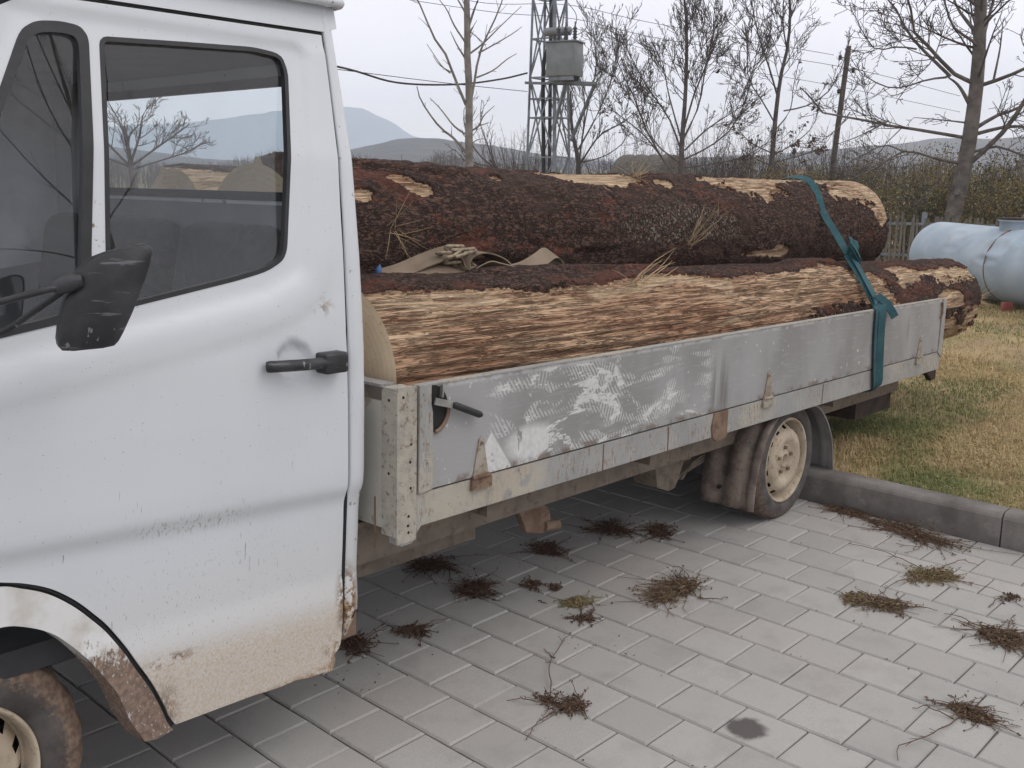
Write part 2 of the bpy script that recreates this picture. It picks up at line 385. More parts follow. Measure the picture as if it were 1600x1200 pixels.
def m_arch():
    k = Mat('arch_white_paint', .4); v = k.oc(); o = k.xyz(v); X, Z = o[0], o[2]
    c = k.mix(k.mr(k.noise(14, 5, v), .4, .7), (.74, .74, .73), (.58, .55, .50))
    a = k.math('ADD', k.mr(Z, .22, .60, 1., 0.), k.mul(k.math('SUBTRACT', k.noise(80, 6, k.map(v, (1, 1, .5)), .8), .5), 1.5))
    mud = k.mix(k.mr(k.noise(70, 4, v), .35, .65), (.12, .068, .044), (.24, .15, .098))
    f = k.mr(a, .42, .56); fl = k.mr(k.noise(160, 2, k.map(v, (1, 1, .5), (0, .6, 0))), .64, .68)
    f = k.math('MULTIPLY', f, k.math('SUBTRACT', 1., k.mul(fl, .55)))
    return k.done(k.mix(k.mul(f, .92), c, mud), k.math('ADD', .4, k.mul(f, .5)), k.bump(k.mul(f, k.noise(60, 5, v)), .5, .006))
def m_board():
    k = Mat('board_grey_paint', .62, spec=.35); v = k.oc(); o = k.xyz(v); X, Z = o[0], o[2]
    c = k.mix(k.mr(k.noise(2.6, 5, k.map(v, (1, 1, .6))), .35, .65), (.245, .238, .234), (.335, .332, .332))
    c = k.mix(k.mul(k.mr(k.noise(30, 5, k.map(v, (.3, 1, 3))), .5, .7), .35), c, (.38, .38, .38))
    white = k.mix(k.mr(k.noise(60, 3, v), .3, .7), (.56, .55, .545), (.66, .65, .64))
    zone = k.mul(k.mr(X, -2.02, -1.9), k.mr(X, -.74, -.66, 1., 0.))
    wob = k.noise(3.5, 2, v); big = k.noise(4.6, 4, k.map(v, (1.0, 1, 2.6), (0, -.30, 0), (3.1, 0, 1.7)), .62, .5)
    ph1 = k.math('ADD', k.math('ADD', k.mul(X, 400.), k.mul(Z, -110.)), k.mul(wob, 28.)); ph2 = k.math('ADD', k.math('ADD', k.mul(X, 380.), k.mul(Z, 260.)), k.mul(wob, 24.))
    n4 = k.noise(28, 4, k.map(v, (1, 1, 1.8), (0, -.3, 0)), .65); comb = k.mr(k.math('ADD', k.math('SINE', ph1), k.mul(k.math('SUBTRACT', n4, .5), 3.6)), -.2, .2); comb2 = k.mr(k.math('ADD', k.math('SINE', ph2), k.mul(k.math('SUBTRACT', n4, .5), 3.6)), -.2, .2)
    sel = k.mr(k.noise(2.7, 2, k.map(v, loc=(7, 0, 3))), .48, .52); cmb = k.math('ADD', k.mul(comb, sel), k.mul(comb2, k.math('SUBTRACT', 1., sel)))
    gate = k.mr(k.noise(2.1, 2, k.map(v, (1, 1, 2.), loc=(1, 0, 9))), .40, .52)
    solid = k.mul(k.mr(big, .585, .605), k.mr(k.noise(60, 4, k.map(v, (.5, 1, 2), (0, -.3, 0)), .7), .36, .46)); raked = k.mul(k.mul(k.mul(k.mr(big, .50, .53), cmb), gate), .62)
    # two bare patches low down by the front hinge
    p1 = k.mul(k.mr(k.math('ADD', k.mul(k.math('ABSOLUTE', k.math('SUBTRACT', X, -1.955)), 1.3), k.mul(k.math('SUBTRACT', Z, .64), 1.)), .115, .13, 1., 0.), k.mr(k.noise(22, 3, v), .3, .38))
    p2 = k.mul(k.near(-1.77, .70, .045, .095, v, .62, 1.25), k.mr(k.noise(16, 3, k.map(v, (1, 1, .4))), .40, .44))
    f = k.mx(k.mul(k.mx(solid, raked), zone), k.mx(p1, p2))
    fl = k.mul(k.mr(k.noise(34, 3, v), .66, .68), k.mr(k.noise(4, 2, v), .5, .56)); f = k.mx(f, k.mul(fl, .8))
    edge = k.mul(k.mr(Z, .918, .932), k.mr(k.noise(20, 3, v), .35, .55)); f = k.mx(f, k.mul(edge, .7))
    c = k.mix(k.mul(f, .93), c, white)
    # grime hanging down in streaks, rust along the foot
    s = k.mul(k.near(-.62, .70, .02, .17, v, 1.5, .75), k.mr(k.noise(17, 3, k.map(v, (1, 1, .05))), .46, .6)); c = k.mix(k.mul(s, .75), c, (.10, .085, .08))
    s2 = k.mul(k.near(1.33, .80, .0, .1, v, 4., .9), .5); c = k.mix(s2, c, (.17, .14, .125))
    ru = k.mul(k.mr(Z, .645, .665, 1., 0.), k.mr(k.noise(16, 5, v), .46, .6)); c = k.mix(k.mul(ru, .7), c, (.15, .10, .07))
    return k.done(c, None, k.bump(k.mul(f, 1.), .25, .002, k.bump(k.noise(7, 3, v), .12, .01)))
def m_rail():
    k = Mat('rail_chipped_paint', .7, spec=.3); v = k.oc(); o = k.xyz(v); X, Z = o[0], o[2]
    vs_ = k.map(v, (1, 1, .45))
    c = k.mix(k.mr(k.noise(5, 4, v), .35, .65), (.285, .285, .28), (.35, .345, .33))
    big = k.noise(2.6, 3, v); n2 = k.noise(85, 6, k.map(v, (1, 1, .35)), .8)
    f = k.mr(k.math('ADD', k.mul(big, .9), k.mul(n2, 1.4)), 1.17, 1.30); c = k.mix(k.mul(f, .9), c, (.43, .39, .32))
    f2 = k.mul(k.mr(k.noise(95, 6, k.map(v, (1, 1, .3)), .8), .54, .62), k.mr(k.noise(3.4, 3, k.map(v, loc=(4, 0, 0))), .38, .54)); c = k.mix(k.mul(f2, .85), c, (.22, .13, .075))
    f3 = k.mr(k.noise(90, 3, v), .68, .73); c = k.mix(k.mul(f3, .7), c, (.10, .075, .06))
    cr = k.mul(k.near(-1.86, .585, .06, .2, v, .8, 2.), k.mr(k.noise(20, 5, v), .36, .5)); c = k.mix(k.mul(cr, .6), c, (.48, .41, .31))
    return k.done(c, None, k.bump(k.mx(f, f2), .4, .002, k.bump(n2, .2, .003)))
def m_cream():
    k = Mat('cream_grey_panel', .75, spec=.3); v = k.oc(); o = k.xyz(v)
    c = k.mix(k.mr(k.noise(4, 5, v), .35, .65), (.47, .45, .40), (.58, .56, .51))
    c = k.mix(k.mr(o[2], .895, .90), c, (.16, .13, .115))
    c = k.mix(k.mul(k.mr(k.noise(16, 6, v, .7), .54, .66), .7), c, (.28, .21, .15))
    ru = k.mul(k.mr(o[2], .44, .58, 1., 0.), k.mr(k.noise(18, 6, v), .42, .58)); c = k.mix(k.mul(ru, .8), c, (.2, .12, .08))
    return k.done(c, None, k.bump(k.noise(30, 4, v), .2, .003))
def dirty(name, base, dirt, rust=(.13, .07, .045), amt=.55, sc=9, rough=.8):
    k = Mat(name, rough, spec=.25); v = k.oc()
    c = k.mix(k.mr(k.noise(sc, 6, v, .65), .5-amt*.25, .75-amt*.25), base, dirt)
    c = k.mix(k.mul(k.mr(k.noise(sc*2.3, 6, v, .7), .53, .63), .7), c, rust)
    return k.done(c, None, k.bump(k.noise(sc*6, 5, v, .7), .3, .004))
def m_tyre(mud):
    k = Mat('tyre_rubber', .85, spec=.2); v = k.oc(); a = k.attr('rad')
    c = k.mix(k.mr(k.noise(12, 5, v), .3, .7), (.055, .05, .048), (.12, .108, .10))
    f = k.mul(k.mr(k.math('ADD', k.mul(k.math('SUBTRACT', k.noise(70, 6, v, .8), .5), .10), a), .252-.02*mud, .275-.02*mud), .35+.55*mud)
    c = k.mix(f, c, k.mix(k.mr(k.noise(60, 4, v), .35, .65), (.15, .10, .075), (.27, .19, .14)))
    return k.done(c, None, k.bump(k.noise(50, 5, v, .7), .35, .005))
def m_rim():
    k = Mat('rim_muddy_steel', .65, spec=.3); v = k.oc()
    c = k.mix(k.mr(k.noise(7, 5, v), .35, .65), (.38, .31, .23), (.52, .44, .34))
    c = k.mix(k.mul(k.mr(k.noise(40, 5, v, .7), .5, .68), .7), c, (.22, .155, .10))
    return k.done(c, None, k.bump(k.noise(40, 4, v), .2, .003))
def m_glass():
    k = Mat('window_glass'); t = k.t; t.nodes.remove(k.b)
    tr = k.n('ShaderNodeBsdfTransparent'); gl = k.n('ShaderNodeBsdfGlossy'); mx = k.n('ShaderNodeMixShader'); ge = k.n('ShaderNodeNewGeometry'); dp = k.n('ShaderNodeVectorMath', operation='DOT_PRODUCT'); k.ln(ge.outputs['Normal'], dp.inputs[0]); k.ln(ge.outputs['Incoming'], dp.inputs[1])
    fr_ = k.math('ADD', .055, k.mul(k.math('POWER', k.math('SUBTRACT', 1., k.math('ABSOLUTE', dp.outputs['Value'])), 5.), .945))
    df = k.n('ShaderNodeBsdfDiffuse'); m2 = k.n('ShaderNodeMixShader')
    tr.inputs[0].default_value = (.91, .94, .95, 1); gl.inputs['Roughness'].default_value = .0; gl.inputs['Color'].default_value = (1, 1, 1, 1)
    df.inputs[0].default_value = (.5, .49, .46, 1)                      # dust film
    k.ln(k.mr(k.noise(5, 6), .3, .8, .01, .05), m2.inputs[0]); k.ln(tr.outputs[0], m2.inputs[1]); k.ln(df.outputs[0], m2.inputs[2])
    k.ln(fr_, mx.inputs[0]); k.ln(m2.outputs[0], mx.inputs[1]); k.ln(gl.outputs[0], mx.inputs[2])
    k.ln(mx.outputs[0], t.nodes['Material Output'].inputs[0]); return k.m
def m_plastic():
    k = Mat('black_plastic_scratched', .45, spec=.5); v = k.oc()
    c = k.mix(k.mr(k.noise(10, 4, v), .35, .7), (.018, .018, .021), (.05, .05, .058))
    s = k.mr(k.noise(110, 3, k.map(v, (.12, .12, 1), (0, .3, 0)), .6), .62, .70); c = k.mix(k.mul(s, .45), c, (.22, .22, .24))
    s2 = k.mul(k.mr(k.noise(80, 2, k.map(v, (1, 1, .4), (0, .5, 0))), .68, .71), k.mr(k.xyz()[2], 1.22, 1.19, 0., 1.)); c = k.mix(k.mul(s2, .5), c, (.40, .40, .41))
    return k.done(c, k.mr(k.noise(30, 4, v), .3, .7, .38, .6), k.bump(k.noise(90, 3, v), .1, .002))
def m_log(kind):
    """kind 0: upper log, 1: lower log (torn fibrous sapwood), 2: others"""
    k = Mat('log_wood_and_bark', .85, spec=.2); v = k.oc(); bark = k.attr('bark'); tone = k.attr('tone'); red = k.attr('red')
    def cracks(sx, sy, det, w0, loc, gate):
        n_ = k.noise(1., det, k.map(v, (sx, sy, sy), loc=loc), .6); line = k.mr(k.math('ABSOLUTE', k.math('SUBTRACT', n_, .5)), w0*.35, w0, 1., 0.)
        return k.mul(line, k.mr(k.noise(1., 3, k.map(v, (sx*1.6, sy*.7, sy*.7), loc=(loc[2], loc[0], loc[1]))), gate, gate+.08))
    fib = k.noise(1., 5, k.map(v, (1.3, 80, 80)), .65); fib2 = k.noise(1., 5, k.map(v, (3.2, 200, 200)), .7); crev_f = k.attr('crev_shade')
    ck = k.mx(k.mx(cracks(1.3, 40, 4, .028, (1, 5, 2), .45), cracks(2.4, 85, 3, .036, (9, 3, 4), .48)), k.mx(k.mul(cracks(4.5, 170, 3, .05, (3, 8, 6), .47), .6), k.mul(cracks(6., 62, 4, .034, (7, 2, 9), .49), .9)))
    w = k.mix(k.mr(fib, .36, .62), (.47, .285, .175), (.69, .50, .335)); w = k.mix(k.mul(k.mr(fib2, .52, .66), .5), w, (.33, .17, .10))
    w = k.mix(k.mul(tone, .7), w, k.mix(k.mr(fib, .38, .62), (.31, .14, .078), (.56, .335, .21)))
    w = k.mix(k.mul(k.mx(ck, k.mul(crev_f, .5)), .78), w, k.mix(fib2, (.10, .045, .025), (.035, .018, .012)))  # cracks and dark bast, plus shade painted into the hollows of the fibre relief
    clean = k.mr(k.attr('clean'), .0, 1.); w = k.mix(k.mul(k.mul(clean, k.mr(k.noise(1., 4, k.map(v, (5, 60, 60))), .34, .5)), .8), w, k.mix(k.mr(fib, .4, .6), (.58, .41, .265), (.70, .53, .36)))
    sc_ = k.noise(1., 7, k.map(v, (34, 85, 85)), .75); bck = k.mx(cracks(14, 40, 4, .05, (2, 7, 1), .38), cracks(26, 80, 3, .07, (6, 1, 3), .4))
    b = k.mix(k.mr(sc_, .36, .64), (.052, .033, .028), (.172, .095, .072)); b = k.mix(k.mul(bck, .85), b, (.02, .014, .012)); b = k.mix(k.mul(k.mr(k.noise(4, 4, v), .45, .65), .5), b, (.075, .047, .036))
    b = k.mix(k.mul(red, .75), b, k.mix(k.mr(sc_, .4, .6), (.10, .036, .027), (.20, .075, .048)))
    fl = k.mul(k.mr(k.noise(95, 2, k.map(v, (.7, 1.2, 1.2))), .71, .74), k.mr(k.noise(2.5, 2, v), .42, .62)); b = k.mix(k.mul(fl, .75), b, (.36, .28, .22))
    lich = k.mul(k.attr('lich'), k.mr(k.noise(70, 3, v, .6), .55, .62)); b = k.mix(k.mul(lich, .7), b, (.30, .29, .24))
    c = k.mix(k.mr(k.math('ADD', bark, k.mul(k.math('SUBTRACT', k.noise(60, 3, v), .5), .35)), .42, .56), w, b)
    h = k.mix(bark, k.math('SUBTRACT', k.math('ADD', k.mul(fib, .9), k.mul(fib2, .5)), k.mul(ck, 1.2)), k.math('SUBTRACT', sc_, k.mul(bck, .8)))
    return k.done(c, .9, k.bump(h, .9, .012))
def m_logend():
    k = Mat('sawn_log_end', .85, spec=.2); v = k.oc(); r = k.attr('rr')
    c = k.mix(k.mr(k.noise(5, 5, v), .35, .65), (.66, .51, .35), (.76, .61, .44))
    ring = k.math('SINE', k.math('ADD', k.mul(r, 330.), k.mul(k.noise(4, 3, v), 9.))); c = k.mix(k.mul(k.mr(ring, -.2, .9), .09), c, (.30, .19, .10))
    c = k.mix(k.mul(k.mr(k.noise(3, 3, v), .5, .7), .5), c, (.33, .27, .18))
    c = k.mix(k.mul(k.mr(k.noise(90, 3, k.map(v, (1, .4, 1))), .6, .7), .35), c, (.25, .15, .08))
    return k.done(c, None, k.bump(k.noise(80, 3, k.map(v, (1, .2, 1), (.5, 0, 0))), .25, .003))
def m_tank():
    k = Mat('tank_silver_paint', .42, metal=.0, spec=.5); v = k.oc(); o = k.xyz(v)
    c = k.mix(k.mr(k.noise(3, 4, v), .35, .65), (.295, .365, .44), (.375, .44, .51))
    ru = k.mul(k.mr(k.noise(11, 5, v, .65), .56, .68), k.mr(o[2], .55, .8)); c = k.mix(k.mul(ru, .55), c, (.40, .33, .24))
    d = k.mr(k.noise(26, 4, v), .6, .7); c = k.mix(k.mul(d, .25), c, (.3, .31, .32))
    return k.done(c, None, k.bump(k.noise(1.7, 2, v), .25, .05))
def m_leaf(name, cols):
    k = Mat(name, .7, spec=.2); a = k.attr('tone'); c = k.mix(k.mr(a, 0, .5, smooth=False), cols[0], cols[1]); c = k.mix(k.mr(a, .5, 1, smooth=False), c, cols[2]); return k.done(c)
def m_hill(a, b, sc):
    k = Mat('wooded_hillside_haze_tint', .95, spec=.05); w = k.wpos(); c = k.mix(k.mr(k.noise(sc, 7, w, .6), .35, .65), a, b)
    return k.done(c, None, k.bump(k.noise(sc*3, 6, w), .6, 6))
def m_strap(name, c, d):
    k = Mat(name, .7, spec=.3); v = k.oc(); w = k.n('ShaderNodeTexWave', wave_type='BANDS', bands_direction='X'); k.ln(v, w.inputs[0]); w.inputs['Scale'].default_value = 90
    col = k.mix(k.mr(k.noise(9, 5, v), .3, .7), c, d); col = k.mix(k.mul(k.mr(k.noise(60, 3, v), .58, .7), .4), col, (.16, .15, .13))
    return k.done(col, None, k.bump(k.noise(260, 2, v), .3, .001, k.bump(w.outputs[0], .25, .001)))
MT['paver'] = m_paver(); MT['soil'] = m_soil(); MT['kerb'] = m_kerb(); MT['lawn'] = m_lawn(); MT['ground'] = m_ground(); MT['blade'] = m_blade()
MT['cab'] = m_cab(); MT['arch'] = m_arch(); MT['board'] = m_board(); MT['rail'] = m_rail(); MT['cream'] = m_cream()
MT['chassis'] = dirty('chassis_dust', (.165, .135, .108), (.225, .185, .145), (.12, .085, .065)); MT['rust'] = dirty('rusty_steel', (.17, .105, .075), (.24, .17, .12), (.09, .05, .035))
MT['black_metal'] = dirty('dark_rusty_box', (.028, .022, .02), (.06, .042, .035), (.07, .035, .025)); MT['hinge'] = dirty('hinge_steel', (.26, .22, .17), (.36, .33, .28), (.20, .11, .06), sc=22)
MT['flap'] = dirty('muddy_fender_plastic', (.12, .098, .085), (.23, .185, .155), (.15, .09, .075), amt=.6, sc=14)
MT['fender_dark'] = simple('dark_fender_plastic', (.19, .18, .175), .2, 9, .75)
MT['seal'] = simple('black_rubber_seal', (.022, .022, .025), .2, 20, .55); MT['gap'] = simple('dark_gap', (.015, .014, .013), .1, 5, .9)
MT['tyre_f'] = m_tyre(1.0); MT['tyre_r'] = m_tyre(.45); MT['rim'] = m_rim(); MT['glass'] = m_glass(); MT['plastic'] = m_plastic()
MT['liner'] = simple('grey_headlining', (.20, .20, .215), .12, 4, .9); MT['trim'] = simple('grey_interior_trim', (.20, .20, .215), .12, 5, .7)
MT['seat'] = simple('dark_seat_cloth', (.028, .028, .034), .3, 40, .95); MT['dash'] = simple('dark_dashboard', (.03, .03, .034), .2, 15, .6)
MT['far_window_blocker'] = simple('pale_window_blocker', (.36, .36, .39), .15, 6, .9)
MT['mirror'] = simple('mirror_glass', (.8, .8, .8), 0, 3, .03, 1, 0)
MT['steel'] = simple('bare_steel', (.45, .45, .44), .25, 18, .4, .8); MT['grip'] = simple('black_rubber_grip', (.02, .02, .022), .2, 30, .6)
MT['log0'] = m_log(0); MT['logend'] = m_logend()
MT['teal'] = m_strap('teal_webbing', (.012, .058, .072), (.024, .092, .108)); MT['brown'] = m_strap('brown_webbing', (.16, .115, .08), (.26, .20, .145))
MT['rope'] = simple('frayed_rope', (.30, .24, .17), .35, 60, .95); MT['blue'] = simple('blue_plastic', (.03, .10, .25), .2, 20, .5)
MT['straw'] = simple('dry_straw', (.40, .29, .17), .35, 12, .9); MT['tank'] = m_tank(); MT['redplate'] = simple('red_painted_brick', (.30, .085, .07), .2, 14, .85)
MT['galv'] = simple('galvanised_steel', (.20, .225, .25), .25, 5, .55, .3); MT['trafo'] = simple('transformer_grey_paint', (.20, .215, .225), .12, 4, .55); MT['cable'] = simple('black_cable', (.03, .03, .034), .2, 8, .6)
MT['bushing'] = simple('brown_porcelain', (.035, .03, .032), .2, 8, .3); MT['pole'] = simple('tarred_wood_pole', (.085, .07, .062), .3, 7, .9)
MT['treebark'] = simple('grey_tree_bark', (.135, .118, .108), .35, 7, .95, bump=.5); MT['twig'] = simple('dark_twig_bark', (.098, .083, .08), .3, 6, .95)
MT['paletwig'] = simple('pale_tree_bark', (.20, .18, .165), .3, 8, .95, bump=.4)
MT['hay'] = simple('weathered_hay', (.12, .108, .095), .35, 16, .95, bump=.6); MT['slat'] = simple('weathered_grey_slat', (.15, .138, .122), .3, 9, .9)
MT['deadleaf'] = m_leaf('dead_leaf', ((.05, .035, .028), (.10, .07, .05), (.17, .115, .06)))
MT['hedge'] = m_leaf('hedge_leaf', ((.085, .083, .045), (.17, .15, .072), (.30, .205, .09)))
MT['weed'] = m_leaf('dry_weed', ((.085, .048, .036), (.16, .105, .07), (.25, .205, .10)))
MT['wood_far'] = simple('far_woodland_stems', (.10, .082, .075), .3, .2, .95)
MT['hill_m'] = m_hill((.042, .042, .058), (.075, .068, .08), .02); MT['hill_r'] = m_hill((.05, .045, .06), (.085, .075, .085), .02); MT['mount'] = m_hill((.20, .265, .37), (.25, .31, .41), .004)  # pale bluish distance haze is painted into these base colours

# ------------------------------------------------------------------ ground, pavement, kerb, lawn
def sheet(name, x0, x1, y0, y1, z, mat, nx=1, ny=1, zf=None):
    gx, gy = np.meshgrid(np.linspace(x0, x1, nx+1), np.linspace(y0, y1, ny+1), indexing='ij')
    Z = np.full(gx.shape, z) if zf is None else zf(gx, gy)
    v = np.stack([gx.ravel(), gy.ravel(), Z.ravel()], 1); i, j = np.meshgrid(np.arange(nx), np.arange(ny), indexing='ij'); b = (i*(ny+1)+j).ravel()
    return fin(add(name, np_mesh(name, v, np.stack([b, b+ny+1, b+ny+2, b+1], 1), mat)), kind='structure')
sheet('ground', -1380, 1380, -1380, 1380, -.10, MT['ground'], 30, 30)
PV = sheet('pavement', -7, 2.715, -9, 5, -.014, MT['soil'], 6, 6)
ROW, HALF = .1935, .1
def paver_mesh(name, lx, ly, ch=.006, h=.045):
    a, b = lx/2, ly/2
    P = [(-a+ch, -b+ch, 0), (a-ch, -b+ch, 0), (a-ch, b-ch, 0), (-a+ch, b-ch, 0), (-a, -b, -ch), (a, -b, -ch), (a, b, -ch), (-a, b, -ch), (-a, -b, -h), (a, -b, -h), (a, b, -h), (-a, b, -h)]
    F = [(0, 1, 2, 3)]+[(4+i, 4+(i+1) % 4, (i+1) % 4, i) for i in range(4)]+[(8+i, 8+(i+1) % 4, 4+(i+1) % 4, 4+i) for i in range(4)]
    return P, F
pp, pf = paver_mesh('paver', ROW-.004, 2*HALF-.004)
pme = bpy.data.meshes.new('paver'); pme.from_pydata(pp, [], pf); pme.materials.append(MT['paver']); pme.update()
cells = []
Rinv = m.inverted()
for r in range(-24, 14):
    for s in range(-28, 60):
        if (s-r-1) % 2: continue
        cx, cy = (r+.5)*ROW, -(s+1)*HALF
        if cx+ROW/2 > 2.72 or cx < -4.6: continue
        if cy < -5.8 or cy > 2.6: continue
        q = Rinv @ Vector((cx, cy, 0)); area = -1
        if q.z < -.5:
            u_, v_ = 800+1588.5*q.x/-q.z, 600-1588.5*q.y/-q.z
            if -90 < u_ < 1690 and 700 < v_ < 1290:
                hid = (u_ < 100 and v_ < 1140) or v_ < 1045-.42*(u_-140)                # behind cab, logs and board
                area = (1/q.z**3)*-1 if not hid else (1/q.z**3)*-.15
        cells.append((area, cx, cy))
cells.sort(reverse=True)
prng = random.Random(4); rest = MB()
for i, (ar, cx, cy) in enumerate(cells):
    dz = prng.gauss(0, .0008); tx, ty, tz = prng.gauss(0, .004), prng.gauss(0, .004), prng.gauss(0, .004)
    if i < 298 and ar > 0:
        o = add('paver', pme, PV); o.location = (cx, cy, dz); o.rotation_euler = (tx, ty, tz)
    else: rest.poly([(cx+p[0], cy+p[1], p[2]+dz) for p in pp], pf)
fin(rest.build('pavers_beyond', MT['paver'], PV, recalc=False), kind='stuff')
KB = fin(empty('kerb'), kind='structure')
def kerb_stone(y0, y1):
    mb = MB(); x0, x1, zt = 2.716, 2.826, .148; pr_ = [(x0, -.08), (x0, .122), (x0+.006, .133), (x0+.016, .143), (x0+.028, zt), (x1-.008, zt), (x1, zt-.008), (x1, -.08)]
    n = len(pr_); P = [(a, y0, b) for a, b in pr_]+[(a, y1, b) for a, b in pr_]
    mb.poly(P, [tuple(range(n)), tuple(reversed(range(n, 2*n)))]); mb.poly(P, [(i, n+i, n+(i+1) % n, (i+1) % n) for i in range(n)], False)
    o = mb.build('kerb_stone', MT['kerb'], KB); return o
for i in range(-4, 6): kerb_stone(-1.092+i*1.0+.003, -1.092+(i+1)*1.0-.003)
LZ = .122
def lawn_z(x, y): return LZ+.012*(fbm(x*1.3, y*1.3, x*0, 3, 5)-.5)+.02*(fbm(x*.25, y*.25, x*0, 3, 9)-.5)
LAWN = sheet('lawn', 2.824, 45, -30, 45, 0, MT['lawn'], 160, 200, lawn_z)
def grass():
    rg = np.random.default_rng(3); pts = []
    for (x0, x1, y0, y1, n) in ((2.83, 4.2, -1.75, 1.3, 52000), (4.2, 6.5, -1.9, 2.2, 46000), (6.5, 10.5, -1.6, 4.0, 34000), (10.5, 17, -1, 8, 14000), (2.83, 5, 1.3, 3.5, 3000)):
        pts.append(np.stack([rg.uniform(x0, x1, n), rg.uniform(y0, y1, n)], 1))
    p = np.concatenate(pts); n = len(p); x, y = p.T
    dist = np.hypot(x-CAM.x, y-CAM.y)
    clump = fbm(x*3.2, y*3.2, x*0, 4, 21); green = fbm(x*.75+y*.25, y*1.5, x*0, 4, 33); bare = fbm(x*1.7, y*1.7, x*0, 3, 41)
    keep = (bare < .62) | (rg.random(n) < .45); p = p[keep]; x, y = p.T; clump, green, dist = clump[keep], green[keep], dist[keep]; n = len(p)
    z = lawn_z(x, y); H = (.016+.03*rg.random(n)**1.5)*(.45+1.1*clump)*(1+.02*dist)
    wdt = (.0011+.0012*rg.random(n))*(1+.16*np.maximum(dist-4, 0)); a = rg.uniform(0, 2*np.pi, n); le = rg.uniform(.25, 1.35, n)
    d = np.stack([np.cos(a), np.sin(a), 0*a], 1); s = np.stack([-np.sin(a), np.cos(a), 0*a], 1)*wdt[:, None]; upv = np.array([0, 0, 1.])
    b = np.stack([x, y, z-.003], 1); mid = b+upv*(H*.6)[:, None]+d*(H*le*.25)[:, None]; tip = b+upv*(H*(1-.3*le))[:, None]+d*(H*le)[:, None]
    V = np.stack([b-s, b+s, mid+s*.7, mid-s*.7, tip], 1).reshape(-1, 3); k = np.arange(n)*5
    F = np.concatenate([np.stack([k, k+1, k+2], 1), np.stack([k, k+2, k+3], 1), np.stack([k+3, k+2, k+4], 1)])
    tone = np.clip(.58-1.3*sstep(green, .46, .68)*.42+rg.normal(0, .17, n), 0, 1)
    o = add('grass', np_mesh('grass', V, F, MT['blade'], False, attrs={'tone': np.repeat(tone, 5)}))
    fin(o, 'short dry grass with green patches covering the lawn beyond the kerb', 'grass', kind='stuff')
grass()

# ------------------------------------------------------------------ hills and distant woodland
def hill(name, mat, ridge, dist, depth, base=-4):
    """ridge: (azimuth from view axis in px, height over the eye in px) along an arc at the given distance; a body with depth"""
    f = 1588.5; A = np.array([q[0] for q in ridge], float); Hh = np.array([q[1] for q in ridge], float)
    xs = np.linspace(A[0], A[-1], 160); h = np.interp(xs, A, Hh)*dist/f
    h = h+(fbm(xs*.05, xs*0, xs*0, 4, 3)-.5)*h.max()*.05
    th = np.arctan2(.686, .7275)-np.arctan((xs-800)/f); V = []
    for (dd, hf) in ((-depth, 0), (-depth*.62, .28), (-depth*.3, .68), (-depth*.1, .93), (0, 1), (depth*.5, .75), (depth, 0)):
        R_ = dist+dd; wob = 1+.12*(fbm(xs*.03, xs*0+dd*.01, xs*0, 3, 8)-.5)*(1 if 0 < hf < 1 else 0)
        V.append(np.stack([CAM.x+np.cos(th)*R_, CAM.y+np.sin(th)*R_, np.maximum(1.6+h, 0)*hf*wob+base*(hf == 0)], 1))
    n = len(xs); V = np.concatenate(V); i, j = np.meshgrid(np.arange(6), np.arange(n-1), indexing='ij'); b = (i*n+j).ravel()
    return fin(add(name, np_mesh(name, V, np.stack([b, b+1, b+n+1, b+n], 1), mat)), kind='structure')
hill('hill', MT['hill_m'], [(-500, 60), (0, 55), (180, 30), (330, 12), (430, 8), (545, 24), (600, 36), (640, 44), (690, 42), (760, 34), (830, 22), (950, 8), (1100, 2)], 620, 160)
hill('hill', MT['hill_r'], [(850, 0), (1000, 10), (1100, 16), (1200, 20), (1270, 26), (1320, 30), (1400, 35), (1450, 42), (1520, 40), (1600, 44), (1800, 50), (2100, 48)], 800, 220)
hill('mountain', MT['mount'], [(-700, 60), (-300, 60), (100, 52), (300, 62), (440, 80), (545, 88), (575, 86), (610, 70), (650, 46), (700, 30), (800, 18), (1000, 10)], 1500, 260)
def far_wood():
    rg = np.random.default_rng(8); n = 2600; f = 1588.5
    px = np.concatenate([rg.uniform(140, 840, 1500), rg.uniform(960, 1800, 1100)]); d = rg.uniform(75, 190, n)
    th = np.arctan2(.686, .7275)-np.arctan((px-800)/f); bx, by = CAM.x+np.cos(th)*d, CAM.y+np.sin(th)*d
    H = (1.4+1.1*rg.random(n))*(.75+d/260)*(.7+.6*vnoise(px*.02, px*0, px*0, 5)); pol = []; rad = []
    for i in range(n):
        b = np.array([bx[i], by[i], -.1]); t = np.array([rg.normal(0, .12), rg.normal(0, .12), 1])*H[i]
        r0 = .04+.035*rg.random(); pol.append([b, b+t*.5, b+t]); rad.append([r0, r0*.6, .008])
        for k in range(6):
            q = b+t*rg.uniform(.2, .85); e_ = q+np.array([rg.normal(0, .35), rg.normal(0, .35), rg.uniform(.2, .8)])*H[i]*.32
            pol.append([q, (q+e_)/2+np.array([0, 0, .03]), e_]); rad.append([.024, .016, .006])
    v, fc = tubes(pol, rad, 3)
    fin(add('far_woodland', np_mesh('far_woodland', v, fc, MT['wood_far'])), 'grey brown line of leafless scrub at the foot of the hills', 'woodland', kind='stuff')
far_wood()
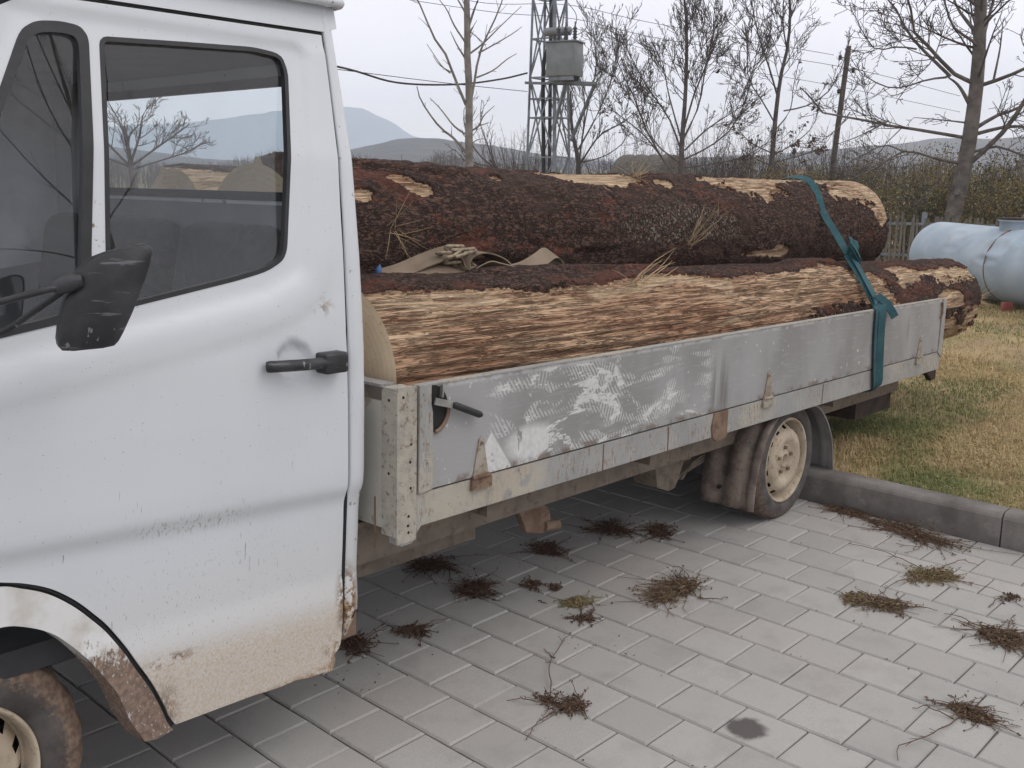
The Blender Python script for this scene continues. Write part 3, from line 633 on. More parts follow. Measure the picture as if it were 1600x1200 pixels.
def haze():
    k = bpy.data.materials.new('haze_air'); k.use_nodes = True; t = k.node_tree; t.nodes.clear()
    o = t.nodes.new('ShaderNodeOutputMaterial'); p = t.nodes.new('ShaderNodeVolumePrincipled')
    p.inputs['Color'].default_value = (.87, .93, 1.0, 1); p.inputs['Density'].default_value = .0008; p.inputs['Anisotropy'].default_value = .0
    t.links.new(p.outputs[0], o.inputs['Volume'])
    mb = MB(); mb.box((-1980, -1980, -5.2), (1980, 1980, 125)); fin(mb.build('haze', k, None, Matrix.Rotation(math.radians(43.3), 4, 'Z')), 'thin pale haze over the whole valley', 'haze', kind='stuff')
haze()

# ------------------------------------------------------------------ truck (x to the rear, y to the far side, z up)
TM = Matrix(((.99901196, -.02810085, .03443029, 2.24969827), (.02808417, .99960509, .00096790, -.23335741), (-.03444389, 0, .99940663, 0), (0, 0, 0, 1)))
TRUCK = empty('flatbed_truck', TM)
fin(TRUCK, 'dirty white flatbed truck with grey drop sides, parked on the paving and loaded with logs', 'truck')
PZ = [-.2, .1, .3, .36, .42, .5, .63, .645, .675, .72, .9, 1.05, 1.15, 1.3, 1.54, 1.93, 2.2]
PY = [.06, .045, .030, .029, .034, .029, .022, .018, .003, 0.0, -.002, 0, .006, .018, .046, .142, .24]
PZf = np.linspace(-.2, 2.2, 481); PYf = np.interp(PZf, PZ, PY); PYf = np.convolve(np.pad(PYf, 2, 'edge'), np.ones(5)/5, 'valid')
def prof(x, z):
    sh = (-2.444-x)*.053*(1-sstep(z, .8, 1.0))*sstep(z, .25, .4)
    return np.interp(z-sh, PZf, PYf)
GLASS = smooth_poly([(-3.032, 1.773), (-2.814, 1.787), (-2.64, 1.797), (-2.562, 1.79), (-2.55, 1.748), (-2.585, 1.52), (-2.617, 1.315), (-2.632, 1.288), (-2.68, 1.264), (-2.764, 1.246), (-3.028, 1.202), (-3.096, 1.191), (-3.082, 1.32), (-3.06, 1.552)], 2)
VENT = smooth_poly([(-3.072, 1.790), (-3.057, 1.768), (-3.083, 1.56), (-3.115, 1.317), (-3.126, 1.186), (-3.22, 1.172), (-3.32, 1.156), (-3.49, 1.128), (-3.50, 1.16), (-3.42, 1.33), (-3.33, 1.51), (-3.264, 1.635), (-3.2, 1.765), (-3.165, 1.788), (-3.114, 1.794)], 2)
VGL = smooth_poly([(-3.089, 1.767), (-3.081, 1.752), (-3.108, 1.55), (-3.14, 1.302), (-3.149, 1.203), (-3.22, 1.188), (-3.32, 1.172), (-3.47, 1.148), (-3.47, 1.17), (-3.40, 1.32), (-3.32, 1.485), (-3.262, 1.60), (-3.186, 1.748), (-3.16, 1.766), (-3.114, 1.77)], 2)
WIN = [(-2.55, 1.79), (-2.62, 1.29), (-2.70, 1.255), (-3.5, 1.125), (-3.27, 1.62), (-3.18, 1.79)]
def door_y(x, z):
    p = np.stack([np.atleast_1d(x), np.atleast_1d(z)], 1); d = np.where(inpoly(p, WIN), 0, polydist(p, WIN))
    y = prof(p[:, 0], p[:, 1])+(.010*(1-sstep(d, .03, .062))-.0045*sstep(d, .05, .085)*(1-sstep(d, .115, .15)))*(1-sstep(p[:, 1], 1.80, 1.83))+.010*sstep(p[:, 1], 1.79, 1.80)*(1-sstep(p[:, 1], 1.80, 1.828))*0
    h = np.sqrt(((p[:, 0]+2.62)/.052)**2+((p[:, 1]-1.04)/.047)**2)                 # hollow behind the handle
    return y+.015*(1-sstep(h, .86, 1.03))
ARCH_O = [(-3.66, .50), (-3.56, .60), (-3.45, .645), (-3.349, .647), (-3.299, .630), (-3.245, .602), (-3.194, .560), (-3.153, .515), (-3.12, .474), (-3.085, .418), (-3.059, .369), (-3.023, .303), (-2.994, .238), (-2.979, .198), (-2.962, .169)]
ARCH_I = [(-3.64, .40), (-3.55, .495), (-3.45, .545), (-3.352, .554), (-3.295, .536), (-3.245, .505), (-3.210, .469), (-3.182, .435), (-3.156, .398), (-3.132, .358), (-3.106, .311), (-3.080, .239), (-3.041, .164)]
DOOR = [(-2.449, .25), (-2.447, .45), (-2.4505, .66), (-2.4545, 1.1), (-2.448, 1.4), (-2.441, 1.58), (-2.432, 1.852), (-3.06, 1.842), (-3.18, 1.836), (-3.25, 1.80), (-3.36, 1.60), (-3.54, 1.25), (-3.585, 1.10), (-3.585, .62)]+[(-3.56, .608), (-3.45, .653)]+[(q.x+.004, q.z+.004) for q in spline([(a, 0, b) for a, b in ARCH_O[3:]], 6)]+[(-2.734, .166), (-2.66, .159), (-2.60, .160), (-2.559, .152), (-2.476, .145), (-2.468, .172), (-2.472, .190), (-2.458, .205), (-2.451, .222)]
door = panel('door', DOOR, [GLASS, VENT], door_y, MT['cab'], TRUCK, .0125, .006)
# dark seams behind the shut lines
def seam(pts, r=.009):
    s = MB(); s.tube([(x, float(prof(np.array([x]), np.array([z]))[0])+.014, z) for x, z in pts], r, 6); return s
seam([(-2.443, .25), (-2.443, .66), (-2.447, 1.1), (-2.4405, 1.4), (-2.4345, 1.58), (-2.426, 1.856)], .008).build('shut_line_seal', MT['gap'], TRUCK)
seam([(-2.426, 1.857), (-3.06, 1.847), (-3.2, 1.841)], .008).build('shut_line_seal', MT['gap'], TRUCK)
seam([(q.x-.001, q.z) for q in spline([(a, 0, b) for a, b in ARCH_O], 8)], .0075).build('arch_seal', MT['seal'], TRUCK)
gl = panel('window', GLASS, [], lambda x, z: .0215+(z-1.19)*.176, MT['glass'], door, .2, .0)
vg = panel('vent_window', VGL, [], lambda x, z: .0205+(z-1.19)*.176, MT['glass'], door, .2, .0)
panel('vent_seal', [(x*1.0, z) for x, z in VENT], [VGL], lambda x, z: door_y(x, z)-.002, MT['seal'], door, .02, .014)
cx_, cz_ = -2.82, 1.5
def inset(poly, d):
    P = [np.array(p) for p in poly]; n = len(P); A = sum(P[i][0]*P[(i+1) % n][1]-P[(i+1) % n][0]*P[i][1] for i in range(n)); out = []
    for i in range(n):
        t = P[(i+1) % n]-P[i-1]; t = t/np.hypot(*t); nrm = np.array([-t[1], t[0]])*(1 if A > 0 else -1); out.append(tuple(P[i]+nrm*d))
    return out
panel('window_seal', inset(GLASS, -.001), [inset(GLASS, .0095)], lambda x, z: door_y(x, z)-.001, MT['seal'], door, .02, .016)
# handle
hb = MB(); hb.tube(spline([(-2.712, -.012, 1.036), (-2.69, -.028, 1.037), (-2.62, -.034, 1.034), (-2.54, -.030, 1.031)], 5), [.0125]+[.0145]*14+[.017], 10)
hd = hb.build('handle', MT['plastic'], door)
hb = MB(); hb.box((-2.556, -.045, 1.002), (-2.482, .004, 1.055), .007); hb.build('handle_lock', MT['plastic'], hd)
# wheel arch trim
at = panel('wheel_arch_trim', [(q.x-.006, q.z-.004) for q in spline([(a, 0, b) for a, b in ARCH_O], 8)]+[(-3.041+.03, .158)]+[(q.x, q.z) for q in reversed(spline([(a, 0, b) for a, b in ARCH_I], 8))], [], lambda x, z: prof(x, z)-.006, MT['arch'], TRUCK, .02, .006)
lip = MB(); li = spline([(a, 0, b) for a, b in ARCH_I], 8)
P = []
for q in li:
    y = float(prof(np.array([q.x]), np.array([q.z]))[0]); P += [(q.x, y-.006, q.z), (q.x-.004, y+.075, q.z-.004)]
lip.poly(P, [(2*i, 2*i+1, 2*i+3, 2*i+2) for i in range(len(li)-1)], True); lip.build('arch_lip', MT['arch'], at)
# rear corner pillar of the cab
zs = np.concatenate([np.arange(.238, 1.93, .022), [1.93]]); P = []; NC = 9
for z in zs:
    y = float(prof(np.array([-2.42]), np.array([z]))[0]); t = max(0, (.30-z)/.06); xr = -2.383 if z > .30 else -2.383-.035*min(1, t)
    sh = float(np.interp(z, [.2, .45, .66, 1.1, 1.4, 1.58, 1.86, 1.95], [-2.439, -2.438, -2.441, -2.445, -2.438, -2.432, -2.421, -2.418]))
    P += [(sh, y+.03, z), (sh, y+.004, z), (sh+.004, y, z), (xr-.024, y+.001, z), (xr-.010, y+.005, z), (xr-.002, y+.014, z), (xr+.003, y+.03, z), (xr+.005, y+.06, z), (-2.376, y+.12, z)]
pm = MB(); F = []
for i in range(len(zs)-1):
    for j in range(NC-1):
        if .275 < zs[i] < .30 and j in (3, 4): continue      # rusted through
        F.append((i*NC+j, i*NC+j+1, (i+1)*NC+j+1, (i+1)*NC+j))
pm.poly(P, F, True); pm.build('rear_pillar', MT['cab'], TRUCK)
pb = MB(); pb.box((-2.44, .05, .22), (-2.385, .085, .66)); pb.build('inner_sill', MT['rust'], TRUCK)
# strip over the door, gutter, roof
panel('roof_side', [(-2.424, 1.862), (-2.376, 1.875), (-2.376, 1.93), (-3.3, 1.93), (-3.3, 1.84), (-3.2, 1.846), (-3.06, 1.852)], [], lambda x, z: prof(x, z)+.002, MT['cab'], TRUCK, .03, .006)
gu = MB(); gu.tube(spline([(-3.35, .128, 1.915), (-3.0, .122, 1.924), (-2.6, .118, 1.934), (-2.40, .118, 1.938), (-2.368, .130, 1.938), (-2.356, .17, 1.938)], 6), .013, 8); gu.build('gutter', MT['cab'], TRUCK)
CW = 1.79
rx = np.linspace(-3.45, -2.372, 14); ry = np.linspace(0, 1, 25); P = []
for x in rx:
    for t in ry:
        s = abs(2*t-1); y = .135+t*(CW-.27); e_ = min(1, (x+3.5)/.25, (-2.34-x)/.14)
        P.append((x, y, 1.93+.125*(1-s**3.2)*(.35+.65*min(1, e_))))
rf = MB(); n = len(ry); rf.poly(P, [(i*n+j, i*n+j+1, (i+1)*n+j+1, (i+1)*n+j) for i in range(len(rx)-1) for j in range(n-1)], True); rf.build('roof', MT['cab'], TRUCK)
# back wall with its window
RWIN = smooth_poly([(.16, 1.43), (1.62, 1.43), (1.58, 1.765), (.20, 1.765)], 2, .12)
bw = panel('back_wall', [(.10, .36), (CW-.10, .36), (CW-.07, 1.0), (CW-.20, 1.93), (.20, 1.93), (.08, 1.0)], [RWIN], lambda a, z: a*0-2.376, MT['cab'], TRUCK, .12, .004, swap=True)
panel('rear_window_seal', inset(RWIN, -.004), [inset(RWIN, .022)], lambda a, z: a*0-2.385, MT['seal'], bw, .06, .02, swap=True)
rg_ = panel('rear_window', RWIN, [], lambda a, z: a*0-2.374, MT['glass'], bw, .3, 0., swap=True)
tr = MB(); tr.box((-2.40, .08, 1.18), (-2.385, CW-.08, 1.415)); tr.build('rear_trim', MT['trim'], TRUCK)
# interior
it = MB(); it.box((-3.40, .17, 1.80), (-2.39, CW-.17, 1.90)); it.build('headlining', MT['liner'], TRUCK)
it = MB(); it.box((-3.9, .10, .40), (-2.39, CW-.10, .46)); it.build('cab_floor', MT['dash'], TRUCK)
it = MB(); it.prism([(-3.95, .85), (-3.52, .80), (-3.50, 1.05), (-3.62, 1.16), (-3.95, 1.2)], 'y', .12, CW-.12); it.build('dashboard', MT['dash'], TRUCK)
for (y0, y1) in ((.26, .74), (.82, 1.22), (1.22, 1.62)):
    st = empty('seat', parent=TRUCK)
    q = MB(); q.box((-2.98, y0, .62), (-2.52, y1, .78), .05); q.build('seat_cushion', MT['seat'], st)
    q = MB(); q.box((-.08, y0+.01, 0), (.06, y1-.01, .62), .05)
    for i, p in enumerate(q.v): q.v[i] = (-2.55+p[0]+p[2]*.16, p[1]+(.5*(y0+y1)-p[1])*max(0, p[2]-.3)*.45, .74+p[2])
    q.build('backrest', MT['seat'], st)
sw = MB(); c = Vector((-3.42, .50, 1.12)); ax = Vector((.62, -.08, .78)).normalized(); a = ax.orthogonal().normalized(); b = ax.cross(a)
ring = [c+(a*math.cos(t)+b*math.sin(t))*.20 for t in np.linspace(0, 2*math.pi, 41)]; sw.tube(ring, .013, 8, cap=False)
for t in (.3, 2.4, 4.5): sw.tube([c, c+(a*math.cos(t)+b*math.sin(t))*.2], .011, 6)
sw.tube([c-ax*.02, c+ax*.015], .05, 14); sw.tube([c, c-ax*.4], .022, 8); sw.build('steering_wheel', MT['dash'], TRUCK)
def far_y(x, z): return CW-prof(x, z)
fd = panel('far_door', [(-2.39, .25), (-2.39, 1.93), (-3.2, 1.93), (-3.6, 1.2), (-3.6, .62), (-2.97, .25)], [[(-2.56, 1.78), (-2.62, 1.29), (-3.46, 1.17), (-3.17, 1.78)]], far_y, MT['trim'], TRUCK, .1, .01)
it = MB(); it.prism([(-2.41, 1.86), (-2.45, 1.2), (-3.6, 1.02), (-3.05, 1.86)], 'y', CW-.185, CW-.18); it.build('far_window_blocker', MT['far_window_blocker'], TRUCK)  # added panel, keeps the bright sky out of the far window
fp = MB(); fp.poly([(-2.46, CW-.20, .3), (-2.365, CW-.20, .3), (-2.365, CW+.0, .3), (-2.46, CW+.0, .3), (-2.46, CW-.34, 1.94), (-2.365, CW-.34, 1.94), (-2.365, CW-.125, 1.94), (-2.46, CW-.125, 1.94)], [(0, 3, 2, 1), (4, 5, 6, 7), (0, 1, 5, 4), (1, 2, 6, 5), (2, 3, 7, 6), (3, 0, 4, 7)]); fp.build('far_pillar', MT['trim'], TRUCK)
fp = MB(); fp.prism([(-3.05, 1.90), (-3.40, 1.90), (-3.80, 1.05), (-3.45, 1.05)], 'y', CW-.20, CW-.15); fp.build('far_front_pillar', MT['trim'], TRUCK)
# front end (outside the picture)
fe = panel('front_wing', [(-3.592, 1.10), (-3.592, .65), (-3.66, .60), (-3.72, .5), (-3.95, .5), (-4.02, .8), (-3.98, 1.0)], [], lambda x, z: prof(x, z)+.02*sstep(-x, 3.7, 4.0), MT['cab'], TRUCK, .06, .006)
panel('front_pillar', [(-3.26, 1.806), (-3.20, 1.842), (-3.30, 1.842), (-3.40, 1.70), (-3.70, 1.12), (-3.592, 1.11), (-3.55, 1.25), (-3.37, 1.60)], [], lambda x, z: prof(x, z)+.003, MT['cab'], TRUCK, .04, .03)
hd_ = MB(); hd_.box((-4.0, .06, .45), (-3.66, CW-.06, 1.05), .05); hd_.build('bonnet', MT['cab'], TRUCK)
ws = MB(); ws.poly([(-3.72, .10, 1.12), (-3.72, CW-.10, 1.12), (-3.38, CW-.20, 1.84), (-3.38, .20, 1.84)], [(0, 1, 2, 3)]); ws.build('windscreen', MT['glass'], TRUCK)
# door mirror
MO = [(-3.266, 1.311), (-3.24, 1.332), (-3.163, 1.355), (-3.144, 1.347), (-3.153, 1.308), (-3.18, 1.235), (-3.207, 1.175), (-3.22, 1.161), (-3.299, 1.156), (-3.31, 1.170), (-3.304, 1.214), (-3.292, 1.259), (-3.276, 1.272), (-3.273, 1.299)]
MO = smooth_poly(MO, 1, 0); mc = np.mean(MO, 0); P = []; nm = len(MO)
def mpt(x, z, d): return (x-.35*d, -.25-(x+3.22)*.372-.94*d, z)
ml = [(1.0, -.035), (1.0, .002), (.985, .011), (.94, .016), (.62, .021), (.3, .023)]
for sc_, d in ml:
    for x, z in MO: P.append(mpt(mc[0]+(x-mc[0])*sc_, mc[1]+(z-mc[1])*sc_, d))
P.append(mpt(mc[0], mc[1], .0235)); mi = MB()
F = [(i*nm+j, i*nm+(j+1) % nm, (i+1)*nm+(j+1) % nm, (i+1)*nm+j) for i in range(len(ml)-1) for j in range(nm)]+[((len(ml)-1)*nm+j, (len(ml)-1)*nm+(j+1) % nm, len(ml)*nm) for j in range(nm)]
mi.poly(P, F, True); mr_ = mi.build('door_mirror', MT['plastic'], TRUCK)
mi = MB(); mi.poly([mpt(mc[0]+(x-mc[0])*.97, mc[1]+(z-mc[1])*.97, -.032) for x, z in MO], [tuple(range(nm))]); mi.build('mirror_glass', MT['mirror'], mr_)
mi = MB(); j0 = Vector(mpt(-3.277, 1.285, .02)); mi.tube([j0+Vector((-.03, .02, -.008)), j0+Vector((-.012, .006, -.002)), j0+Vector((.012, -.006, .004))], [.012, .018, .011], 10)
mi.tube([j0, Vector((-3.42, -.20, 1.248)), Vector((-3.60, -.01, 1.215))], .0065, 8); mi.build('mirror_arm', MT['plastic'], mr_)
mi = MB(); mi.tube([j0, Vector((-3.355, -.13, 1.195)), Vector((-3.50, .0, 1.10))], .0065, 8); mi.build('mirror_arm', MT['plastic'], mr_)

# wheels
def wheel(cx, cz, y, tm, side=1, RO=.2855, RI=.2):
    w_ = empty('wheel', parent=TRUCK)
    tp_ = [(.198, .016), (.206, .004), (.225, -.002), (.247, 0), (.262, .006), (.275, .018), (.283, .034), (.2855, .05), (.2855, .15), (.283, .166), (.275, .182), (.25, .198), (.21, .198), (.198, .19)]
    P = []; N = 72; T_ = []; K_ = (RO-RI)/.0855
    for r, h in tp_:
        for j in range(N):
            t = 2*math.pi*j/N; rr = r-(.005 if (.03 < h < .17 and r > .28 and j % 3 == 0) else 0)
            rr = RI+(rr-.2)*K_; P.append((cx+math.cos(t)*rr, y+h*side, cz+math.sin(t)*rr)); T_.append(r)
    F = [(i*N+j, i*N+(j+1) % N, (i+1)*N+(j+1) % N, (i+1)*N+j) for i in range(len(tp_)-1) for j in range(N)]
    me = np_mesh('tyre', P, F, tm, True, attrs={'rad': T_}); bm = bmesh.new(); bm.from_mesh(me); bmesh.ops.recalc_face_normals(bm, faces=bm.faces); bm.to_mesh(me); bm.free(); add('tyre', me, w_)
    rp = [(.201, .012), (.197, .003), (.190, .007), (.185, .024), (.181, .050), (.176, .056), (.174, .053), (.150, .022), (.143, .012), (.130, .004), (.112, .002), (.098, .005), (.086, .014), (.074, .019), (.060, .020), (.036, .020), (.033, .014), (.027, .014), (.026, .04), (.0, .04)]; rp = [(r*RI/.2, h) for r, h in rp]
    rm = MB(); NH = 112
    def skip(i, j): return i == 6 and (j % 8) in (0, 1, 2)
    rm.lathe([(r, h*side) for r, h in rp], (cx, y, cz), (0, 1, 0), NH, skip); rim = rm.build('rim', MT['rim'], w_)
    bk = MB(); bk.lathe([(.174, .066*side), (.176, .13*side), (.0, .13*side)], (cx, y, cz), (0, 1, 0), 40); bk.build('brake_drum', MT['gap'], rim)
    for q in range(5):
        t = 2*math.pi*q/5+.35; b_ = MB(); p = Vector((cx+math.cos(t)*.060, y+.021*side, cz+math.sin(t)*.060)); b_.tube([p, p-Vector((0, .014*side, 0))], .0095, 6, smooth=False); b_.build('wheel_nut', MT['rust'], rim)
    return w_
wheel(.15, .280, .0, MT['tyre_r']); wheel(-3.440, .183, .10, MT['tyre_f'], 1, .300, .186)
wheel(.15, .280, 1.83, MT['tyre_r'], -1); wheel(-3.440, .183, 1.69, MT['tyre_f'], -1, .300, .186)
ax_ = MB(); ax_.tube([(.15, .12, .28), (.15, 1.7, .28)], .045, 10); ax_.build('rear_axle', MT['chassis'], TRUCK)
ax_ = MB(); ax_.tube([(-3.443, .28, .15), (-3.443, 1.5, .15)], .03, 10); ax_.build('front_axle', MT['chassis'], TRUCK)
# load bed
XF, XR = -2.33, 1.862
bd = MB(); bd.box((XF+.04, -.03, .570), (XR-.02, 1.86, .600)); bd.build('bed_floor', MT['chassis'], TRUCK)
rl = MB(); rl.prism([(-2.316, .492), (-2.274, .492), (-2.262, .512), (-2.238, .536), (-.66, .534), (-.56, .533), (XR, .529), (XR, .631), (-2.258, .631), (-2.258, .62), (-2.262, .60), (-2.262, .60), (-2.316, .60)], 'y', -.060, -.012); rl.build('side_rail', MT['rail'], TRUCK)
cp = MB(); cp.box((-2.3305, -.0635, .500), (-2.2605, -.056, .942)); cp.box((-2.3335, -.0635, .520), (-2.3305, -.0, .930)); cp.box((-2.330, -.056, .60), (-2.264, .0, .938)); cpo = cp.build('corner_post', dirty('corner_post_paint', (.34, .315, .275), (.42, .385, .325), (.17, .115, .08), sc=24), TRUCK)
for (x, y, z) in [(-2.312, -.0645, .915), (-2.282, -.0645, .78), (-2.285, -.0645, .73), (-2.283, -.0645, .655), (-2.29, -.0645, .575), (-2.292, -.0645, .548), (-2.29, -.0645, .528), (-2.3345, -.03, .905), (-2.3345, -.03, .70)]:
    r_ = MB(); r_.tube([(x, y, z), (x, y+.003, z)] if y < -.05 else [(x, y, z), (x+.003, y, z)], .0042, 8); r_.build('rivet', MT['gap'], cpo)
hbd = MB(); hbd.box((-2.328, .004, .535), (-2.29, 1.86, .936)); hbo = hbd.build('headboard', MT['cream'], TRUCK)
hbd = MB(); hbd.box((-2.332, .004, .936), (-2.286, 1.86, .944)); hbd.build('headboard_cap', MT['rail'], hbo)
hbd = MB(); hbd.box((-2.3315, .03, .47), (-2.328, .034, .62)); hbd.build('headboard_seam', MT['rust'], hbo)
sb = MB(); sb.box((-2.2515, -.062, .6375), (1.815, -.037, .936)); SB = sb.build('side_board', MT['board'], TRUCK)
sb = MB(); sb.box((-2.2525, -.066, .9365), (1.816, -.034, .9405)); sb.build('board_cap', MT['rail'], SB)
sb = MB(); sb.prism([(-2.256, .634), (-2.205, .638), (-2.2045, .80), (-2.206, .86), (-2.212, .885), (-2.212, .938), (-2.256, .938)], 'y', -.0695, -.0622); ES = sb.build('board_end_strip', MT['rail'], SB)
for (x, z) in [(-2.24, .915), (-2.236, .90), (-2.238, .775), (-2.222, .772), (-2.225, .716), (-2.224, .655), (-2.238, .655)]:
    r_ = MB(); r_.tube([(x, -.0715, z), (x, -.0690, z)], .0045, 8); r_.build('rivet', MT['hinge'], ES)
# latch: dark plate painted for the shaded hole, lever, grip
lt = MB(); pts = [(-2.2045+.0, .80)]+[(-2.2045+.062*math.cos(t), .868+.068*math.sin(t)) for t in np.linspace(-1.5, 1.35, 14)]+[(-2.2045, .935)]; lt.prism(pts, 'y', -.0645, -.0622); LT = lt.build('latch_hole_shade', MT['gap'], SB)
lt = MB(); P_ = [(-2.203+.058*math.cos(t), -.070, .868+.066*math.sin(t)) for t in np.linspace(-1.45, .1, 10)]; lt.tube(P_, .006, 6); lt.build('latch_ring', MT['rust'], LT)
lt = MB(); lt.bar((-2.206, -.079, .893), (-2.136, -.082, .873), .006, .020, (0, 0, 1)); lt.bar((-2.178, -.074, .90), (-2.175, -.074, .935), .006, .012, (0, 1, 0)); LV = lt.build('latch_lever', MT['steel'], LT)
lt = MB(); lt.tube([(-2.142, -.083, .874), (-2.13, -.083, .871), (-2.035, -.086, .832), (-2.026, -.086, .829)], [.009, .0105, .0105, .007], 12); lt.build('latch_grip', MT['grip'], LV)
def hinge(x, zt, k):
    h = MB(); w0, w1 = .032, .009; h.prism([(x-w0, .642), (x+w0, .642), (x+w1, zt-.008), (x, zt), (x-w1, zt-.008)], 'y', -.0675, -.0622); H = h.build('hinge', MT['hinge'], SB)
    h = MB(); h.box((x-.040, -.072, .598), (x+.045, -.0605, .630)); h.tube([(x-.036, -.069, .636), (x+.036, -.069, .636)], .0075, 8); h.build('hinge_knuckle', MT['rust'] if k == 0 else MT['hinge'], H)
    h = MB(); h.tube([(x, -.070, zt-.02), (x, -.0672, zt-.02)], .006, 8); h.build('rivet', MT['rust'], H)
hinge(-2.003, .757, 0); hinge(-.222, .752, 1); hinge(1.522, .745, 1)
rp_ = MB(); rp_.prism([(-.655, .632), (-.552, .632), (-.552, .528), (-.56, .516), (-.63, .513), (-.66, .53), (-.672, .575)], 'y', -.0665, -.0602); rp_.build('rail_patch_plate', MT['rust'], TRUCK)
for x in (-1.385, -.98, .33): r_ = MB(); r_.box((x, -.0622, .535), (x+.004, -.0601, .628)); r_.build('rail_weld', MT['rust'], TRUCK)
tp2 = MB(); tp2.prism([(1.819, .632), (1.872, .60), (1.878, .60), (1.883, .935), (1.826, .940)], 'y', -.066, -.036); tp2.prism([(1.8625, .528), (1.872, .528), (1.874, .62), (1.8625, .63)], 'y', -.058, -.01); tp2.build('tail_post', MT['rail'], TRUCK)
tb = MB(); tb.prism([(1.70, .527), (1.862, .527), (1.862, .47), (1.80, .466), (1.775, .49)], 'y', -.05, -.02); tb.build('rear_bracket', MT['black_metal'], TRUCK)
tb = MB(); tb.tube([(1.80, -.069, .92), (1.805, -.074, .86), (1.79, -.071, .83)], .006, 6); tb.build('tail_latch', MT['rust'], TRUCK)
tb = MB(); tb.box((1.82, -.01, .53), (1.86, 1.86, .60)); tb.build('rear_rail', MT['rail'], TRUCK)
fb = MB(); fb.box((-2.25, 1.865, .6375), (1.815, 1.89, .936)); fb.box((-2.32, 1.862, .53), (1.862, 1.905, .631)); fb.build('far_side_board', MT['board'], TRUCK)
# under the bed
ub = MB(); ub.box((-2.40, .10, .40), (1.70, .17, .525)); ub.build('sub_frame', MT['chassis'], TRUCK)
ub = MB(); ub.box((-2.42, .29, .265), (-1.645, .38, .345)); ub.build('step_beam', MT['chassis'], TRUCK)
ub = MB(); ub.box((-2.42, .34, .34), (1.75, .42, .47)); ub.build('chassis_beam', MT['chassis'], TRUCK)
ub = MB(); ub.box((-2.42, 1.38, .34), (1.75, 1.46, .47)); ub.build('chassis_beam', MT['chassis'], TRUCK)
for x in (-1.9, -1.0, .6): ub = MB(); ub.box((x, .0, .47), (x+.06, 1.8, .565)); ub.build('cross_member', MT['chassis'], TRUCK)
tk = MB(); tk.box((-2.0, .75, .22), (-1.2, 1.3, .46), .04); tk.build('fuel_tank', MT['gap'], TRUCK)
jk = MB(); jk.prism([(-1.56, .47), (-1.40, .47), (-1.385, .40), (-1.30, .30), (-1.285, .235), (-1.34, .225), (-1.43, .25), (-1.47, .33), (-1.56, .38)], 'y', .235, .262); jk.tube([(-1.33, .235, .25), (-1.26, .225, .245)], .019, 12); jk.tube([(-1.50, .228, .425), (-1.50, .24, .425)], .022, 14); jk.build('tow_bracket', MT['rust'], TRUCK)
hg = MB(); hg.prism([(-.60, .47), (-.47, .47), (-.455, .38), (-.40, .33), (-.46, .225), (-.515, .222), (-.60, .255), (-.625, .36)], 'y', .22, .34); hg.build('spring_hanger', MT['chassis'], TRUCK)
for i in range(3):
    lf = MB(); lf.ribbon(spline([(-.50+.06*i, .27, .245+.0*i), (-.28, .27, .285+.012*i), (-.05, .27, .315+.014*i), (.15, .27, .322+.014*i), (.40, .27, .31+.014*i), (.75-.1*i, .27, .27)], 5), (0, .035, 0), .005); lf.build('leaf_spring', MT['chassis'], TRUCK)
hg = MB(); hg.box((-.40, .225, .33), (-.33, .30, .405)); hg.build('spring_clamp', MT['chassis'], TRUCK)
hg = MB(); hg.tube(spline([(-.35, .24, .375), (-.2, .24, .38), (.0, .24, .36), (.12, .24, .30)], 4), .035, 8); hg.build('shock_absorber', MT['chassis'], TRUCK)
ur = MB(); ur.box((1.17, .12, .300), (1.655, 1.70, .412)); ur.box((.55, .16, .42), (1.60, .24, .528)); ur.build('rear_beam', MT['black_metal'], TRUCK)
# rear mudguards (front flap with folds, thin shell over the wheel)
def mudguard(y0, s):
    line = spline([(-.232, 0, .125), (-.222, 0, .25), (-.175, 0, .40), (-.085, 0, .50), (.06, 0, .548), (.23, 0, .540), (.375, 0, .494), (.510, 0, .35), (.568, 0, .150)], 5)
    ys = [0, .004, .03, .034, .062, .066, .14, .144, .20, .205, .262]; dz = [.0, .006, .010, .0, .0, .014, .014, .0, .0, .008, .008]
    mbf = MB(); P = []; nL = len(line)
    for yy, dd in zip(ys, dz):
        for i, q in enumerate(line):
            t = (line[min(i+1, nL-1)]-line[max(i-1, 0)]).normalized(); nr = Vector((-t.z, 0, t.x)); f_ = 1 if i < 16 else .2
            p = q+nr*dd*f_; P.append((p.x, y0+s*yy, p.z))
    k = 17
    F1 = [(a*nL+i, a*nL+i+1, (a+1)*nL+i+1, (a+1)*nL+i) for a in range(len(ys)-1) for i in range(k)]
    F2 = [(a*nL+i, a*nL+i+1, (a+1)*nL+i+1, (a+1)*nL+i) for a in range(len(ys)-1) for i in range(k, nL-1)]
    mbf.poly(P, F1, True); a_ = mbf.build('mudguard', MT['flap'], TRUCK); m2 = MB(); m2.poly(P, F2, True); b_ = m2.build('mudguard', MT['fender_dark'], TRUCK)
    for o_ in (a_, b_):
        sm = o_.modifiers.new('s', 'SOLIDIFY'); sm.thickness = .006; sm.offset = 0
    lp = MB(); lp.ribbon([Vector((q.x, y0+s*.012, q.z)) for q in line[k:]], (0, .013, 0), .004); lp.build('mudguard_lip', MT['fender_dark'], b_)
    lp = MB(); lp.tube([(-.246, y0+s*.17, .205), (-.236, y0+s*.17, .207)], .010, 10); lp.build('flap_bolt', MT['gap'], a_)
mudguard(-.042, 1); mudguard(1.87, -1)

